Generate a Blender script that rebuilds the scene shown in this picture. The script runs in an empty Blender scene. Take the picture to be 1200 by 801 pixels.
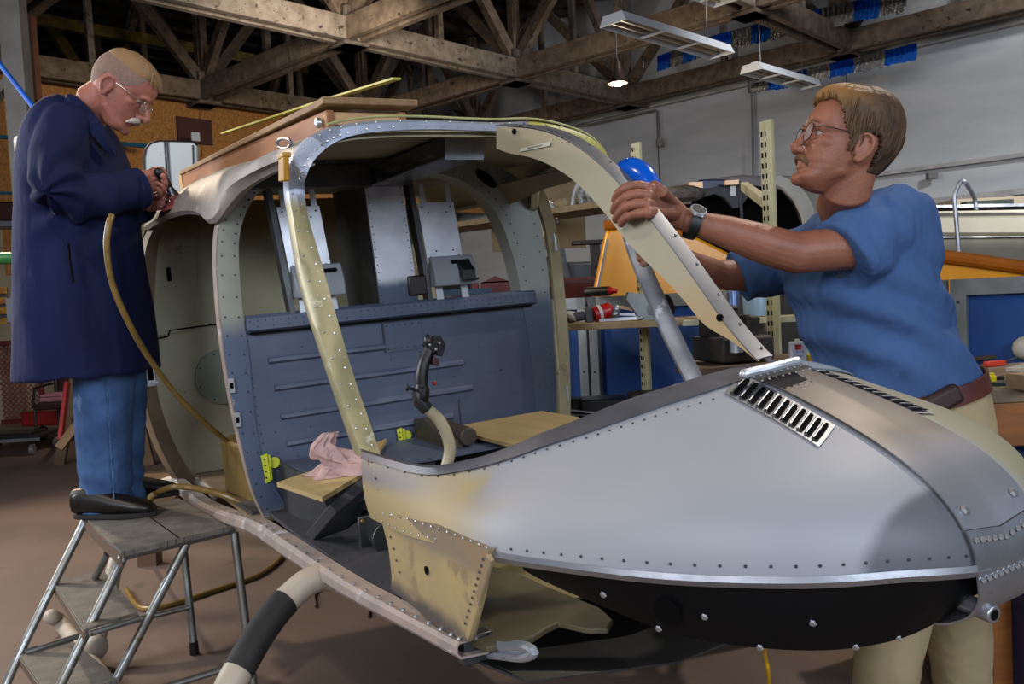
import bpy, math, random
from mathutils import Vector, Matrix, Euler, noise as mnoise
random.seed(7)
V=Vector
PI=math.pi
COL=bpy.context.scene.collection
# ------------------------------------------------------------------ camera model (1200x801 frame)
FPX=1000.0; CAMH=1.3
PITCH=math.atan(51/FPX); ROLL=math.atan(.052)
def ray(px,py):
    u=px-600; v=400.5-py
    c,s=math.cos(ROLL),math.sin(ROLL)
    uu=u*c+v*s; vv=-u*s+v*c
    cp,sp=math.cos(PITCH),math.sin(PITCH)
    return V((uu,FPX*cp+vv*sp,-FPX*sp+vv*cp))/FPX
CAM=V((0,0,CAMH))
def wd(px,py,d):                      # point of that view ray at world distance Y=d
    r=ray(px,py); return CAM+r*(d/r.y)
def wz(px,py,z):
    r=ray(px,py); return CAM+r*((z-CAMH)/r.z)
def wplane(px,py,p0,n):
    r=ray(px,py); return CAM+r*((V(p0)-CAM).dot(n)/r.dot(n))
cam_d=bpy.data.cameras.new('camera'); cam=bpy.data.objects.new('camera',cam_d); COL.objects.link(cam)
cam_d.sensor_width=36; cam_d.lens=FPX/1200*36; cam_d.clip_start=.05; cam_d.clip_end=100
cp,sp=math.cos(PITCH),math.sin(PITCH); cr,sr=math.cos(ROLL),math.sin(ROLL)
fwd=V((0,cp,-sp)); up0=V((0,sp,cp)); rt0=V((1,0,0))
rt=rt0*cr-up0*sr; upv=up0*cr+rt0*sr
m=Matrix((rt,upv,-fwd)).transposed().to_4x4(); m.translation=CAM
cam.matrix_world=m
bpy.context.scene.camera=cam
# ------------------------------------------------------------------ helicopter frame
HY=math.radians(30); HT=math.radians(2.2)
HF=V((math.sin(HY),-math.cos(HY),0)); _l=V((math.cos(HY),math.sin(HY),0))
HL=_l*math.cos(HT)+V((0,0,1))*math.sin(HT); HU=HF.cross(HL)
HO=V((-.36,2.97,.70))
HM=Matrix((HF,HL,HU)).transposed().to_4x4(); HM.translation=HO
def hu(px,py,a=None,b=None,c=None):
    r=ray(px,py)
    n,v=(HF,a) if a is not None else (HL,b) if b is not None else (HU,c)
    t=(v-(CAM-HO).dot(n))/r.dot(n); p=CAM+r*t-HO
    return V((p.dot(HF),p.dot(HL),p.dot(HU)))
def hw(a,b,c): return HM@V((a,b,c))
# hangar frame: D1 runs away along the back wall, DN points at the back wall
D1=V((-.728,.686,0)); DN=V((.686,.728,0)); UZ=V((0,0,1))
def rw(s,q,z): return D1*s+DN*q+UZ*z
def uq(px,py,q): return wplane(px,py,DN*q,DN)
def us(px,py,s): return wplane(px,py,D1*s,D1)
# ------------------------------------------------------------------ mesh builder
class M:
    def __init__(s): s.v=[]; s.f=[]; s.mi=[]
    def add(s,vs,fs,mi=0):
        o=len(s.v); s.v+= [V(x) for x in vs]; s.f+=[tuple(i+o for i in f) for f in fs]; s.mi+=[mi]*len(fs); return s
    def box(s,c,d,R=None,mi=0):
        vs=[]
        for z in(-.5,.5):
            for y in(-.5,.5):
                for x in(-.5,.5):
                    p=V((x*d[0],y*d[1],z*d[2])); vs.append((R@p if R else p)+V(c))
        return s.add(vs,[(0,2,3,1),(4,5,7,6),(0,1,5,4),(2,6,7,3),(0,4,6,2),(1,3,7,5)],mi)
    def beam(s,p,q,w,h,up=(0,0,1),mi=0):
        p,q=V(p),V(q); d=q-p; L=d.length; x=d.normalized(); y=V(up).cross(x)
        if y.length<1e-4: y=V((0,1,0)).cross(x)
        y.normalize(); z=x.cross(y); R=Matrix((x,y,z)).transposed()
        return s.box((p+q)/2,(L,w,h),R,mi)
    def prism(s,pts,off,mi=0,both=False):
        off=V(off); n=len(pts); a=[V(p)+(-off if both else V()) for p in pts]; b=[V(p)+off for p in pts]
        fs=[tuple(range(n))[::-1],tuple(range(n,2*n))]+[(i,(i+1)%n,(i+1)%n+n,i+n) for i in range(n)]
        return s.add(a+b,fs,mi)
    def grid(s,rows,mi=0,cu=False,cv=False):
        nr=len(rows); nc=len(rows[0]); vs=[p for r in rows for p in r]; fs=[]
        for i in range(nr-(0 if cv else 1)):
            for j in range(nc-(0 if cu else 1)):
                i2=(i+1)%nr; j2=(j+1)%nc
                fs.append((i*nc+j,i*nc+j2,i2*nc+j2,i2*nc+j))
        return s.add(vs,fs,mi)
    def tube(s,path,r,n=12,mi=0,caps=True,ell=1.0,up=None,round_caps=False):
        path=[V(p) for p in path]; k=len(path)
        rs=r if isinstance(r,(list,tuple)) else [r]*k
        es=ell if isinstance(ell,(list,tuple)) else [ell]*k
        T=[(path[min(i+1,k-1)]-path[max(i-1,0)]).normalized() for i in range(k)]
        ref=V(up) if up is not None else (V((0,0,1)) if abs(T[0].z)<.9 else V((1,0,0)))
        rows=[]; x=None
        for i in range(k):
            if up is not None: x=ref.cross(T[i])
            else:
                if x is None: x=ref.cross(T[i])
                else: x=x-T[i]*x.dot(T[i])
            if x.length<1e-6: x=V((1,0,0))
            x.normalize(); y=T[i].cross(x)
            rows.append([path[i]+x*math.cos(2*PI*j/n)*rs[i]*es[i]+y*math.sin(2*PI*j/n)*rs[i] for j in range(n)])
        if round_caps:
            def cap(i,sg):
                out=[]
                for a in (.35,.7,1.0,1.3,1.5):
                    cc=math.cos(a); ss=math.sin(a); c0=path[i]
                    out.append([c0+(p-c0)*cc+T[i]*sg*rs[i]*ss for p in rows[i]])
                return out
            c0=cap(0,-1)[::-1]; c1=cap(k-1,1); rows=c0+rows+c1
        nr=len(rows); s.grid(rows,mi,cu=True)
        if caps:
            o=len(s.v)-nr*n
            s.f+=[tuple(o+j for j in range(n))[::-1],tuple(o+(nr-1)*n+j for j in range(n))]; s.mi+=[mi,mi]
        return s
    def sph(s,c,r,n=10,mi=0,R=None):
        if not isinstance(r,(tuple,list)): r=(r,r,r)
        rows=[]
        for i in range(n+1):
            t=PI*i/n*.998+.001
            row=[]
            for j in range(n*2):
                p=V((r[0]*math.sin(t)*math.cos(PI*j/n),r[1]*math.sin(t)*math.sin(PI*j/n),r[2]*math.cos(t)))
                row.append((R@p if R else p)+V(c))
            rows.append(row)
        s.grid(rows[::-1],mi,cu=True)
        return s
    def lathe(s,prof,c=(0,0,0),ax=(0,0,1),n=16,mi=0):
        z=V(ax).normalized(); x=z.orthogonal().normalized(); y=z.cross(x)
        rows=[[V(c)+z*h+(x*math.cos(2*PI*j/n)+y*math.sin(2*PI*j/n))*max(r,1e-4) for j in range(n)] for r,h in prof]
        s.grid(rows,mi,cu=True); return s
    def cyl(s,p,q,r,n=12,mi=0,r2=None):
        return s.tube([p,q],[r,r if r2 is None else r2],n,mi)
    def rivet(s,p,nrm,r=.0035,mi=1,h=.5):
        z=V(nrm).normalized(); x=z.orthogonal().normalized(); y=z.cross(x); p=V(p)
        vs=[p+(x*math.cos(PI*j/3)+y*math.sin(PI*j/3))*r for j in range(6)]+[p+z*r*h+(x*math.cos(PI*j/3)+y*math.sin(PI*j/3))*r*.6 for j in range(6)]
        return s.add(vs,[(j,(j+1)%6,(j+1)%6+6,j+6) for j in range(6)]+[tuple(range(6,12))],mi)
def xform(mb,mat):
    for i,p in enumerate(mb.v): mb.v[i]=mat@p
    return mb
def mesh_of(name,mb,mats,angle=35,recalc=True):
    me=bpy.data.meshes.new(name); me.from_pydata([tuple(p) for p in mb.v],[],mb.f); me.validate(clean_customdata=False)
    mats=mats if isinstance(mats,(list,tuple)) else [mats]
    for m_ in mats: me.materials.append(m_)
    if len(me.polygons)==len(mb.mi): me.polygons.foreach_set('material_index',[min(i,len(mats)-1) for i in mb.mi])
    if recalc:
        import bmesh
        bm=bmesh.new(); bm.from_mesh(me); bmesh.ops.recalc_face_normals(bm,faces=bm.faces); bm.to_mesh(me); bm.free()
    me.polygons.foreach_set('use_smooth',[True]*len(me.polygons))
    me.set_sharp_from_angle(angle=math.radians(angle)); me.update()
    return me
def obj(name,mb,mats,parent=None,bevel=0,solid=0,subsurf=0,angle=35,recalc=True,off=0):
    me=mesh_of(name,mb,mats,angle,recalc)
    o=bpy.data.objects.new(name,me); COL.objects.link(o)
    if parent: o.parent=parent
    if solid:
        md=o.modifiers.new('solid','SOLIDIFY'); md.thickness=solid; md.offset=off
        es=o.modifiers.new('edges','EDGE_SPLIT'); es.split_angle=math.radians(angle if angle<90 else 60)
    if bevel:
        md=o.modifiers.new('bevel','BEVEL'); md.width=bevel; md.segments=2; md.limit_method='ANGLE'; md.angle_limit=math.radians(40)
    if subsurf:
        md=o.modifiers.new('sub','SUBSURF'); md.levels=subsurf; md.render_levels=subsurf
    return o
def tag(o,label=None,cat=None,group=None,kind=None):
    if label: o['label']=label
    if cat: o['category']=cat
    if group: o['group']=group
    if kind: o['kind']=kind
    return o
def thing(name,label,cat,loc=(0,0,0),mat=None,group=None):
    o=bpy.data.objects.new(name,None); COL.objects.link(o); o.empty_display_size=.1
    if mat is not None: o.matrix_world=mat
    else: o.location=loc
    return tag(o,label,cat,group)
def put(root):                         # make children given in world coordinates sit right under a moved root
    bpy.context.view_layer.update()
    for ch in root.children: ch.matrix_parent_inverse=root.matrix_world.inverted()
def struct(name,mb,mats,**k):
    o=obj(name,mb,mats,**k); o['kind']='structure'; return o
def single(name,mb,mats,label,cat,group=None,**k):
    return tag(obj(name,mb,mats,**k),label,cat,group)
def center(mb_objs): pass
def smooth_path(pts,n=6):              # Catmull-Rom
    pts=[V(p) for p in pts]; out=[]
    for i in range(len(pts)-1):
        p0=pts[max(i-1,0)];p1=pts[i];p2=pts[i+1];p3=pts[min(i+2,len(pts)-1)]
        for k in range(n):
            t=k/n
            out.append(.5*((2*p1)+(p2-p0)*t+(2*p0-5*p1+4*p2-p3)*t*t+(3*p1-p0-3*p2+p3)*t*t*t))
    out.append(pts[-1]); return out
def lerp(a,b,t): return a+(b-a)*t
def interp(tab,x):
    if x<=tab[0][0]: return tab[0][1]
    for (x0,y0),(x1,y1) in zip(tab,tab[1:]):
        if x<=x1: return y0+(y1-y0)*(x-x0)/(x1-x0)
    return tab[-1][1]
def sinterp(tab,x):                    # smooth interpolation
    if x<=tab[0][0]: return tab[0][1]
    n=len(tab)
    for i in range(n-1):
        x0,y0=tab[i]; x1,y1=tab[i+1]
        if x<=x1:
            t=(x-x0)/(x1-x0)
            m0=(y1-tab[max(i-1,0)][1])/(x1-tab[max(i-1,0)][0]) if i>0 else (y1-y0)/(x1-x0)
            m1=(tab[min(i+2,n-1)][1]-y0)/(tab[min(i+2,n-1)][0]-x0) if i+2<n else (y1-y0)/(x1-x0)
            h=x1-x0
            return (2*t**3-3*t*t+1)*y0+(t**3-2*t*t+t)*h*m0+(-2*t**3+3*t*t)*y1+(t**3-t*t)*h*m1
    return tab[-1][1]
# ------------------------------------------------------------------ materials
def srgb(h):
    if isinstance(h,str):
        h=h.lstrip('#'); c=[int(h[i:i+2],16)/255 for i in (0,2,4)]
        return tuple((x/12.92 if x<=.04045 else ((x+.055)/1.055)**2.4) for x in c)+(1,)
    return tuple(h)+(1,) if len(h)==3 else h
MATS={}
def mk(name,col,col2=None,scale=6,rough=.6,metal=0,bump=0,bscale=40,detail=4,contrast=.5,rough2=None,zones=(),stretch=None,emit=None,estr=1,bdist=.01,alpha=1,trans=0,coords='Object',spec=.5,spots=None):
    if name in MATS: return MATS[name]
    m_=bpy.data.materials.new(name); m_.use_nodes=True; nt=m_.node_tree; N=nt.nodes; Lk=nt.links
    b=N['Principled BSDF']; b.inputs['Roughness'].default_value=rough; b.inputs['Metallic'].default_value=metal
    b.inputs['Specular IOR Level'].default_value=spec
    if trans: b.inputs['Transmission Weight'].default_value=trans
    if alpha<1: b.inputs['Alpha'].default_value=alpha
    tc=N.new('ShaderNodeTexCoord'); mp=N.new('ShaderNodeMapping'); Lk.new(tc.outputs[coords],mp.inputs[0])
    if stretch: mp.inputs['Scale'].default_value=stretch
    nz=N.new('ShaderNodeTexNoise'); nz.inputs['Scale'].default_value=scale; nz.inputs['Detail'].default_value=detail; Lk.new(mp.outputs[0],nz.inputs[0])
    c1=srgb(col); c2=srgb(col2) if col2 else c1
    def mixn(fac,A,B):
        x=N.new('ShaderNodeMix'); x.data_type='RGBA'; Lk.new(fac,x.inputs[0])
        for sck,val in ((x.inputs[6],A),(x.inputs[7],B)):
            if isinstance(val,tuple): sck.default_value=val
            else: Lk.new(val,sck)
        return x.outputs[2]
    def rng(src,a,b_):
        r=N.new('ShaderNodeMapRange'); r.interpolation_type='SMOOTHSTEP'; Lk.new(src,r.inputs[0]); r.inputs[1].default_value=a; r.inputs[2].default_value=b_; return r.outputs[0]
    f=rng(nz.outputs[0],.5-contrast*.4,.5+contrast*.4)
    out=mixn(f,c1,c2)
    if zones:
        sx=N.new('ShaderNodeSeparateXYZ'); Lk.new(tc.outputs[coords],sx.inputs[0])
        nz2=N.new('ShaderNodeTexNoise'); nz2.inputs['Scale'].default_value=9; nz2.inputs['Detail'].default_value=3; Lk.new(tc.outputs[coords],nz2.inputs[0])
        for z in zones:        # (list of (axis,lo,hi), colour, noise amount)
            conds,cz,amt=z; fac=None
            for ax,lo,hi in conds:
                ad=N.new('ShaderNodeMath'); ad.operation='MULTIPLY_ADD'; Lk.new(nz2.outputs[0],ad.inputs[0]); ad.inputs[1].default_value=amt; Lk.new(sx.outputs['XYZ'.index(ax)],ad.inputs[2])
                r=rng(ad.outputs[0],min(lo,hi)+amt*.5,max(lo,hi)+amt*.5)
                if lo>hi:
                    iv=N.new('ShaderNodeMath'); iv.operation='SUBTRACT'; iv.inputs[0].default_value=1; Lk.new(r,iv.inputs[1]); r=iv.outputs[0]
                if fac is None: fac=r
                else:
                    mu=N.new('ShaderNodeMath'); mu.operation='MULTIPLY'; Lk.new(fac,mu.inputs[0]); Lk.new(r,mu.inputs[1]); fac=mu.outputs[0]
            out=mixn(fac,out,srgb(cz))
    if spots:     # (scale, threshold, colour)
        n3=N.new('ShaderNodeTexNoise'); n3.inputs['Scale'].default_value=spots[0]; n3.inputs['Detail'].default_value=5; n3.inputs['Roughness'].default_value=.7; Lk.new(mp.outputs[0],n3.inputs[0])
        out=mixn(rng(n3.outputs[0],spots[1],spots[1]+.06),out,srgb(spots[2]))
    Lk.new(out,b.inputs['Base Color'])
    if rough2 is not None:
        r=N.new('ShaderNodeMapRange'); Lk.new(nz.outputs[0],r.inputs[0]); r.inputs[1].default_value=.3; r.inputs[2].default_value=.7; r.inputs[3].default_value=rough; r.inputs[4].default_value=rough2; Lk.new(r.outputs[0],b.inputs['Roughness'])
    if bump:
        nb=N.new('ShaderNodeTexNoise'); nb.inputs['Scale'].default_value=bscale; nb.inputs['Detail'].default_value=3; Lk.new(mp.outputs[0],nb.inputs[0])
        bp=N.new('ShaderNodeBump'); bp.inputs['Strength'].default_value=bump; bp.inputs['Distance'].default_value=bdist; Lk.new(nb.outputs[0],bp.inputs['Height']); Lk.new(bp.outputs[0],b.inputs['Normal'])
    if emit:
        b.inputs['Emission Color'].default_value=srgb(emit); b.inputs['Emission Strength'].default_value=estr
    MATS[name]=m_; return m_
def text(name,s,size,mat4,material,parent=None,ext=.0006,align='CENTER'):
    cu=bpy.data.curves.new(name,'FONT'); cu.body=s; cu.size=size; cu.extrude=ext; cu.align_x=align; cu.align_y='CENTER'
    t=bpy.data.objects.new(name+'_t',cu); COL.objects.link(t); dg=bpy.context.evaluated_depsgraph_get()
    me=bpy.data.meshes.new_from_object(t.evaluated_get(dg)); bpy.data.objects.remove(t)
    me.materials.clear(); me.materials.append(material)
    o=bpy.data.objects.new(name,me); COL.objects.link(o); me.transform(mat4)
    if parent: o.parent=parent
    return o
def remeshed(mb,voxel,smooth=4,disp=None):   # union of overlapping closed shapes into one continuous surface
    me=bpy.data.meshes.new('t'); me.from_pydata([tuple(p) for p in mb.v],[],mb.f)
    o=bpy.data.objects.new('t',me); COL.objects.link(o)
    md=o.modifiers.new('r','REMESH'); md.mode='VOXEL'; md.voxel_size=voxel; md.adaptivity=0
    if smooth:
        sm=o.modifiers.new('s','SMOOTH'); sm.factor=.5; sm.iterations=smooth
    dg=bpy.context.evaluated_depsgraph_get(); ev=bpy.data.meshes.new_from_object(o.evaluated_get(dg))
    out=M(); out.add([v.co.copy() for v in ev.vertices],[tuple(p.vertices) for p in ev.polygons])
    bpy.data.objects.remove(o)
    return out
# ================================================================== SETTING
mFloor=mk('concrete_floor','#5f5147','#6e5b50',scale=1.1,rough=.55,rough2=.75,bump=.08,bscale=30,detail=8,contrast=.6,spots=(3.5,.62,'#54483f'),coords='Object')
mWall=mk('painted_block_wall','#b6b8ba','#a7aaad',scale=1.5,rough=.8,detail=6,stretch=(.6,.6,3))
mWhiteTrim=mk('pale_trim_paint','#a9a8a4','#8d8b86',scale=4,rough=.7)
mRoof=mk('roof_planks','#2d2520','#211a16',scale=5,rough=.9,stretch=(1,6,1))
mTimber=mk('old_painted_timber','#6b5c4c','#4a3d31',scale=9,rough=.85,bump=.2,bscale=25,detail=8,contrast=.6,spots=(11,.6,'#1f1813'))
mTimberW=mk('flaking_white_timber','#7a7269','#5c5145',scale=9,rough=.85,bump=.2,bscale=25,detail=8,contrast=.7,spots=(13,.58,'#231b16'))
mTimberD=mk('dark_timber','#3c3028','#2a211b',scale=9,rough=.9,detail=6)
mYellowT=mk('yellow_painted_timber','#6d5a18','#4d3f14',scale=9,rough=.8)
mOSB=mk('osb_board','#9c6c34','#7a5124',scale=42,rough=.85,detail=3,contrast=.5,stretch=(1,1,.6))
mMaroon=mk('maroon_paint','#3d1a12','#33150f',rough=.8)
mGreyP=mk('grey_panel','#8f948c','#7d827a',scale=3,rough=.9)
g=M(); g.grid([[V((x,y,0)) for x in (-22,22)] for y in (-8,26)]); struct('floor',g,mFloor)
# expansion joint
# back wall
b=M(); b.beam(rw(-8,12.15,3.3),rw(18,12.15,3.3),.2,6.6); struct('wall_back',b,mWall)
b=M()
for z,th,dq in ((4.42,.05,0),(4.30,.03,.01)): b.beam(rw(-8,11.96,z),rw(18,11.96,z),.08,th)
struct('trim_1',b,mWhiteTrim)
b=M(); b.beam(rw(-8,11.97,2.72),rw(18,11.97,2.72),.06,.05); struct('trim_2',b,mWhiteTrim)
b=M(); b.beam(rw(-8,11.97,2.28),rw(7,11.97,2.28),.06,.07); struct('trim_3',b,mWhiteTrim)
b=M()
for s in (-1.5,1.6,4.7,7.8): b.beam(rw(s,11.995,0),rw(s,11.995,4.2),.012,.012,up=D1)
struct('trim_4',b,mk('joint_line','#55585a',rough=.8))
# left cross wall: OSB top over pale block
b=M(); b.beam(rw(12.7,12,1.6),rw(12.7,-8,1.6),.2,3.2); struct('wall_left',b,mk('cream_block_wall','#8a8371','#6f6a5c',scale=1.5,rough=.85))
b=M(); b.beam(rw(11.72,12,3.72),rw(11.72,-4,3.72),.04,1.5); 
for k in range(-3,12): b.beam(rw(11.69,k*1.22,3.0),rw(11.69,k*1.22,4.46),.01,.02,up=D1)
struct('wall_loft',b,mOSB)
b=M(); b.beam(rw(18,14,3.2),rw(18,-16,3.2),.2,7); struct('wall_far',b,mGreyP)
# roof deck
b=M(); b.add([rw(-10,-14,6.6),rw(19,-14,6.6),rw(19,12.2,6.4),rw(-10,12.2,6.4)],[(0,1,2,3)]); b.add([rw(-10,-14,6.7),rw(19,-14,6.7),rw(19,12.2,6.5),rw(-10,12.2,6.5)],[(0,1,2,3)])
for s in [x*.6-9 for x in range(46)]: b.beam(rw(s,-14,6.45),rw(s,12.1,6.3),.06,.2)
struct('ceiling',b,mRoof)
# roof trusses
def truss(axis,off,lo,hi,nodes,z0,z1,label,white=0,group=None):
    f=(lambda t,z,d=0: rw(t,off+d,z)) if axis=='q' else (lambda t,z,d=0: rw(off+d,t,z))
    upd=DN if axis=='q' else D1
    root=thing('roof_truss',label,'roof truss',group=group)
    cm=mTimberW if white else mTimber
    for d in (-.09,.09):
        t=M(); t.beam(f(lo,z0,d),f(hi,z0,d),.09,.26); obj('bottom_chord',t,cm,root,bevel=.01)
    t=M(); t.beam(f(lo,z1),f(hi,z1),.2,.24); obj('top_chord',t,mTimberD,root)
    for i,n_ in enumerate(nodes):
        t=M(); t.beam(f(n_,z0),f(n_,z1),.1,.14,up=upd); obj('post',t,mTimber,root)
        if i+1<len(nodes):
            n2=nodes[i+1]; mid=(n_+n2)/2
            t=M(); t.beam(f(n_,z0+.1),f(mid,z1),.1,.15); obj('diagonal_brace',t,mTimber if i%2 else mTimberW,root)
            t=M(); t.beam(f(n2,z0+.1),f(mid,z1),.1,.15); obj('diagonal_brace',t,mTimber,root)
            t=M(); t.beam(f(mid,z0),f(mid,z1),.08,.08,up=upd); obj('post',t,mTimber if i%2 else mTimberW,root)
        t=M(); t.box(f(n_,z0-.16),(.34,.34,.05),Matrix.Rotation(math.radians(43),3,'Z')); obj('joint_plate',t,cm,root,bevel=.02); t=M(); t.box(f(n_,z0+.2),(.26,.26,.14),Matrix.Rotation(math.radians(43),3,'Z')); obj('joint_block',t,cm,root,bevel=.02)
    return root
S_=[-2.4,1.1,4.5,8.0,11.45]
truss('q',11.45,-8,17.9,[-2.4,1.1,4.5,8.0,11.45,15],4.42,6.3,'long weathered timber roof truss running close along the top of the white wall',0)
truss('q',8.85,-8,17.9,[-2.4,1.1,4.5,8.0,11.45,15],4.42,6.3,'long weathered timber roof truss passing behind the hanging glowing bulb lamp and the strip lights',0)
truss('q',6.05,-8,17.9,[1.1,4.5,8.0,11.45,15],4.42,6.3,'long thick timber roof truss above the wooden box on the cabin roof',0)
truss('q',3.0,-8,17.9,[4.5,8.0,11.45,15],4.42,6.3,'dark timber roof truss above the man in the blue coat, nearest the left edge',0)
truss('s',11.4,-14,11.9,[-3,.2,3.0,6.05,8.85,11.45],4.42,6.3,'cross truss of timber resting over the brown chipboard wall',0)
truss('s',8.0,-14,11.9,[-3,.2,3.0,6.05,8.85,11.45],4.42,6.3,'cross truss with flaking white bottom beam in upper left of the roof',1)
truss('s',4.5,-14,11.9,[3.0,6.05,8.85,11.45],4.42,6.3,'cross truss of timber behind the two strip lights near the tinsel garlands',0)
b=M(); b.beam(rw(14.8,2,5.2),rw(14.8,8,5.2),.1,.2); b.beam(rw(14.8,3,4.2),rw(14.8,4.6,6.2),.1,.16); b.beam(rw(14.8,6.4,4.2),rw(14.8,5.2,6.2),.1,.16); b.beam(rw(13.2,3.4,5.6),rw(13.2,9,5.6),.1,.16)
single('yellow_brace',b,mYellowT,'dull yellow painted timber braces far back between the roof trusses','brace')
# ================================================================== HELICOPTER CABIN
mCream=mk('cream_primer','#a59c7e','#938b6c',scale=5,rough=.55,spec=.4,spots=(7,.66,'#7d745c'))
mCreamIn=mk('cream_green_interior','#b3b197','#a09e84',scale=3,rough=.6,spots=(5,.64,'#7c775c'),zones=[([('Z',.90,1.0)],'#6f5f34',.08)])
mCoat=mk('pinkish_primed_edge','#a08f84','#8b8078',scale=12,rough=.6,spots=(15,.6,'#b9b4b4'))
mAlu=mk('bare_aluminium','#b9bcc2','#8f9298',scale=7,rough=.32,rough2=.5,metal=.9,bump=.03,bscale=60,spots=(22,.68,'#77736f'))
mAluB=mk('bright_aluminium','#dfe3ea','#b4b8c0',scale=5,rough=.3,rough2=.45,metal=.65,bump=.02,bscale=30)
mSteel=mk('dull_dark_metal','#5d5f60','#45464a',scale=6,rough=.35,rough2=.5,metal=.85,spots=(9,.6,'#33343a'))
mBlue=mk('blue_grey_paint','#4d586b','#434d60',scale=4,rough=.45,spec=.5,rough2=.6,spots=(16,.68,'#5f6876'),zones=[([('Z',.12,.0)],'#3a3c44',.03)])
mDark=mk('dark_grey_floor_paint','#38383c','#313236',scale=6,rough=.6,spots=(40,.68,'#55555a'))
mBlack=mk('black_satin','#0d0e10','#131416',scale=6,rough=.4)
mHole=mk('hole_black','#060606',rough=.95,spec=.1)
mZinc=mk('zinc_chromate','#a3a12c','#8d8a25',scale=20,rough=.55)
mRiv=mk('rivet_metal','#b5b7ba',rough=.35,metal=.8)
mRivD=mk('dark_rivet','#2b2d33',rough=.5)
mNose=mk('nose_primer_grey','#94969c','#888b92',scale=2.2,rough=.48,rough2=.58,spec=.45,contrast=.6,
  zones=[([('X',1.62,1.36),('Z',.31,.27)],'#a28f5e',.12),([('X',1.50,1.30)],'#a08f66',.16),([('X',1.45,1.2),('Z',.245,.28),('Z',.34,.29)],'#7b7470',.04),([('Y',.06,.12)],'#8f8c72',.02),([('Y',.16,.24),('X',1.85,1.7)],'#7e8896',.1),([('X',2.02,2.035),('Y',.03,-.01)],'#5b5d64',.01)],
  spots=(5,.72,'#9b9b9d'))
mPanelY=mk('yellow_cream_side','#ab9768','#9a8a68',scale=6,rough=.5,spots=(4,.56,'#8d7a5e'),zones=[([('Z',.09,.05)],'#4f4844',.05),([('Z',.17,.2)],'#857865',.03)])
mBand=mk('brown_steel_band','#67625d','#56524f',scale=3,rough=.48,rough2=.56,metal=.6,stretch=(1,3,1),bump=.01,zones=[([('X',1.93,2.0)],'#8d8f96',.03)],spots=(6,.64,'#46433f'))
mYellowG=mk('yellow_green_post','#98906c','#847f60',scale=14,rough=.45,metal=.25,spots=(18,.6,'#b0ad9b'),zones=[([('Z',.86,.92)],'#a9b2c4',.04)])
mRing=mk('ring_paint','#8f9184','#7e8073',scale=5,rough=.5,zones=[([('Z',.62,.53)],'#47536a',.06),([('Z',.93,1.0)],'#a6aab4',.1),([('Z',.0,-.06)],'#8c8480',.03)],spots=(9,.63,'#a5a59c'))
mPortRing=mk('port_ring_paint','#90948f','#82867f',scale=5,rough=.45,zones=[([('Z',.62,.54)],'#4c5869',.06)])
mBelly=mk('black_belly','#050506','#08080a',scale=5,rough=.5,spec=.2)
mTan=mk('tan_rim','#8b7558','#736149',scale=7,rough=.6)
heli=thing('helicopter_cabin','stripped grey and cream helicopter cabin shell with open door frames and rounded riveted nose','helicopter',mat=HM)
H=heli
def ribbon(name,rows,mats,solid=.003,parent=H,riv=None,**k):
    b=M(); b.grid(rows)
    if riv:
        for p,n in riv: b.rivet(p,n,mi=1)
    return obj(name,b,mats,parent,solid=0 if riv is None and solid==0 else solid,**k)
def hbox(name,a,b,c,mat,parent=H,bevel=.003,**k):
    g=M(); g.box(((a[0]+a[1])/2,(b[0]+b[1])/2,(c[0]+c[1])/2),(a[1]-a[0],b[1]-b[0],c[1]-c[0])); return obj(name,g,mat,parent,bevel=bevel,**k)
# ---- nose upper skin: loft from windshield sill E(u) to chin edge K(u)
Et=[(0,(1.07,-.56,.320)),(.12,(1.30,-.52,.312)),(.22,(1.41,-.47,.331)),(.3,(1.475,-.435,.353)),(.4,(1.525,-.395,.377)),(.5,(1.568,-.35,.397)),(.62,(1.60,-.30,.416)),(.74,(1.617,-.24,.430)),(.85,(1.637,-.18,.441)),(.93,(1.650,-.10,.452)),(1,(1.665,-.01,.460))]
Kt=[(0,(1.09,-.565,.185)),(.12,(1.30,-.565,.192)),(.3,(1.60,-.548,.226)),(.42,(1.73,-.50,.230)),(.55,(1.86,-.42,.228)),(.7,(1.985,-.30,.226)),(.83,(2.052,-.18,.222)),(.92,(2.079,-.09,.212)),(1,(2.08,-.01,.20))]
def tabv(T,u): return V([sinterp([(k,p[i]) for k,p in T],u) for i in range(3)])
CB=-.01
def nose_pt(u,t,mirror=False,off=0):
    E=tabv(Et,u); K=tabv(Kt,u); d=K-E
    w=u*u*(3-2*u)
    hor=V((d.x,d.y,0)).length
    fw=V((d.x,d.y,0))
    w=min(1,u*1.5); w=w*w*(3-2*w)
    tE=V((lerp(d.x*.33,fw.x*.62,w),lerp(d.y*.33-.012,fw.y*.62,w),lerp(d.z*.33,-.07,w)))
    tK=V((lerp(-d.x*.33,0,w),lerp(-d.y*.33-.012,0,w),lerp(-d.z*.33,.12,w)))
    p=E*(1-t)**3+(E+tE)*3*t*(1-t)**2+(K+tK)*3*t*t*(1-t)+K*t**3
    if mirror: p=V((p.x,CB+(CB-p.y)*.88,p.z))
    return p
def nose_n(u,t,mirror=False):
    e=.01; du=nose_pt(min(u+e,1),t)-nose_pt(max(u-e,0),t); dt=nose_pt(u,min(t+e,1))-nose_pt(u,max(t-e,0))
    n=du.cross(dt)
    if n.length<1e-9: n=V((1,0,0))
    n.normalize()
    if n.x+n.z-n.y<0: n=-n
    if mirror: n.y=-n.y
    return n
NU,NT=60,26
rows=[]
for i in range(NU+1): rows.append([nose_pt(i/NU,j/NT) for j in range(NT+1)])
for i in range(NU-1,-1,-1): rows.append([nose_pt(i/NU,j/NT,True) for j in range(NT+1)])
b=M(); b.grid(rows)
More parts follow.
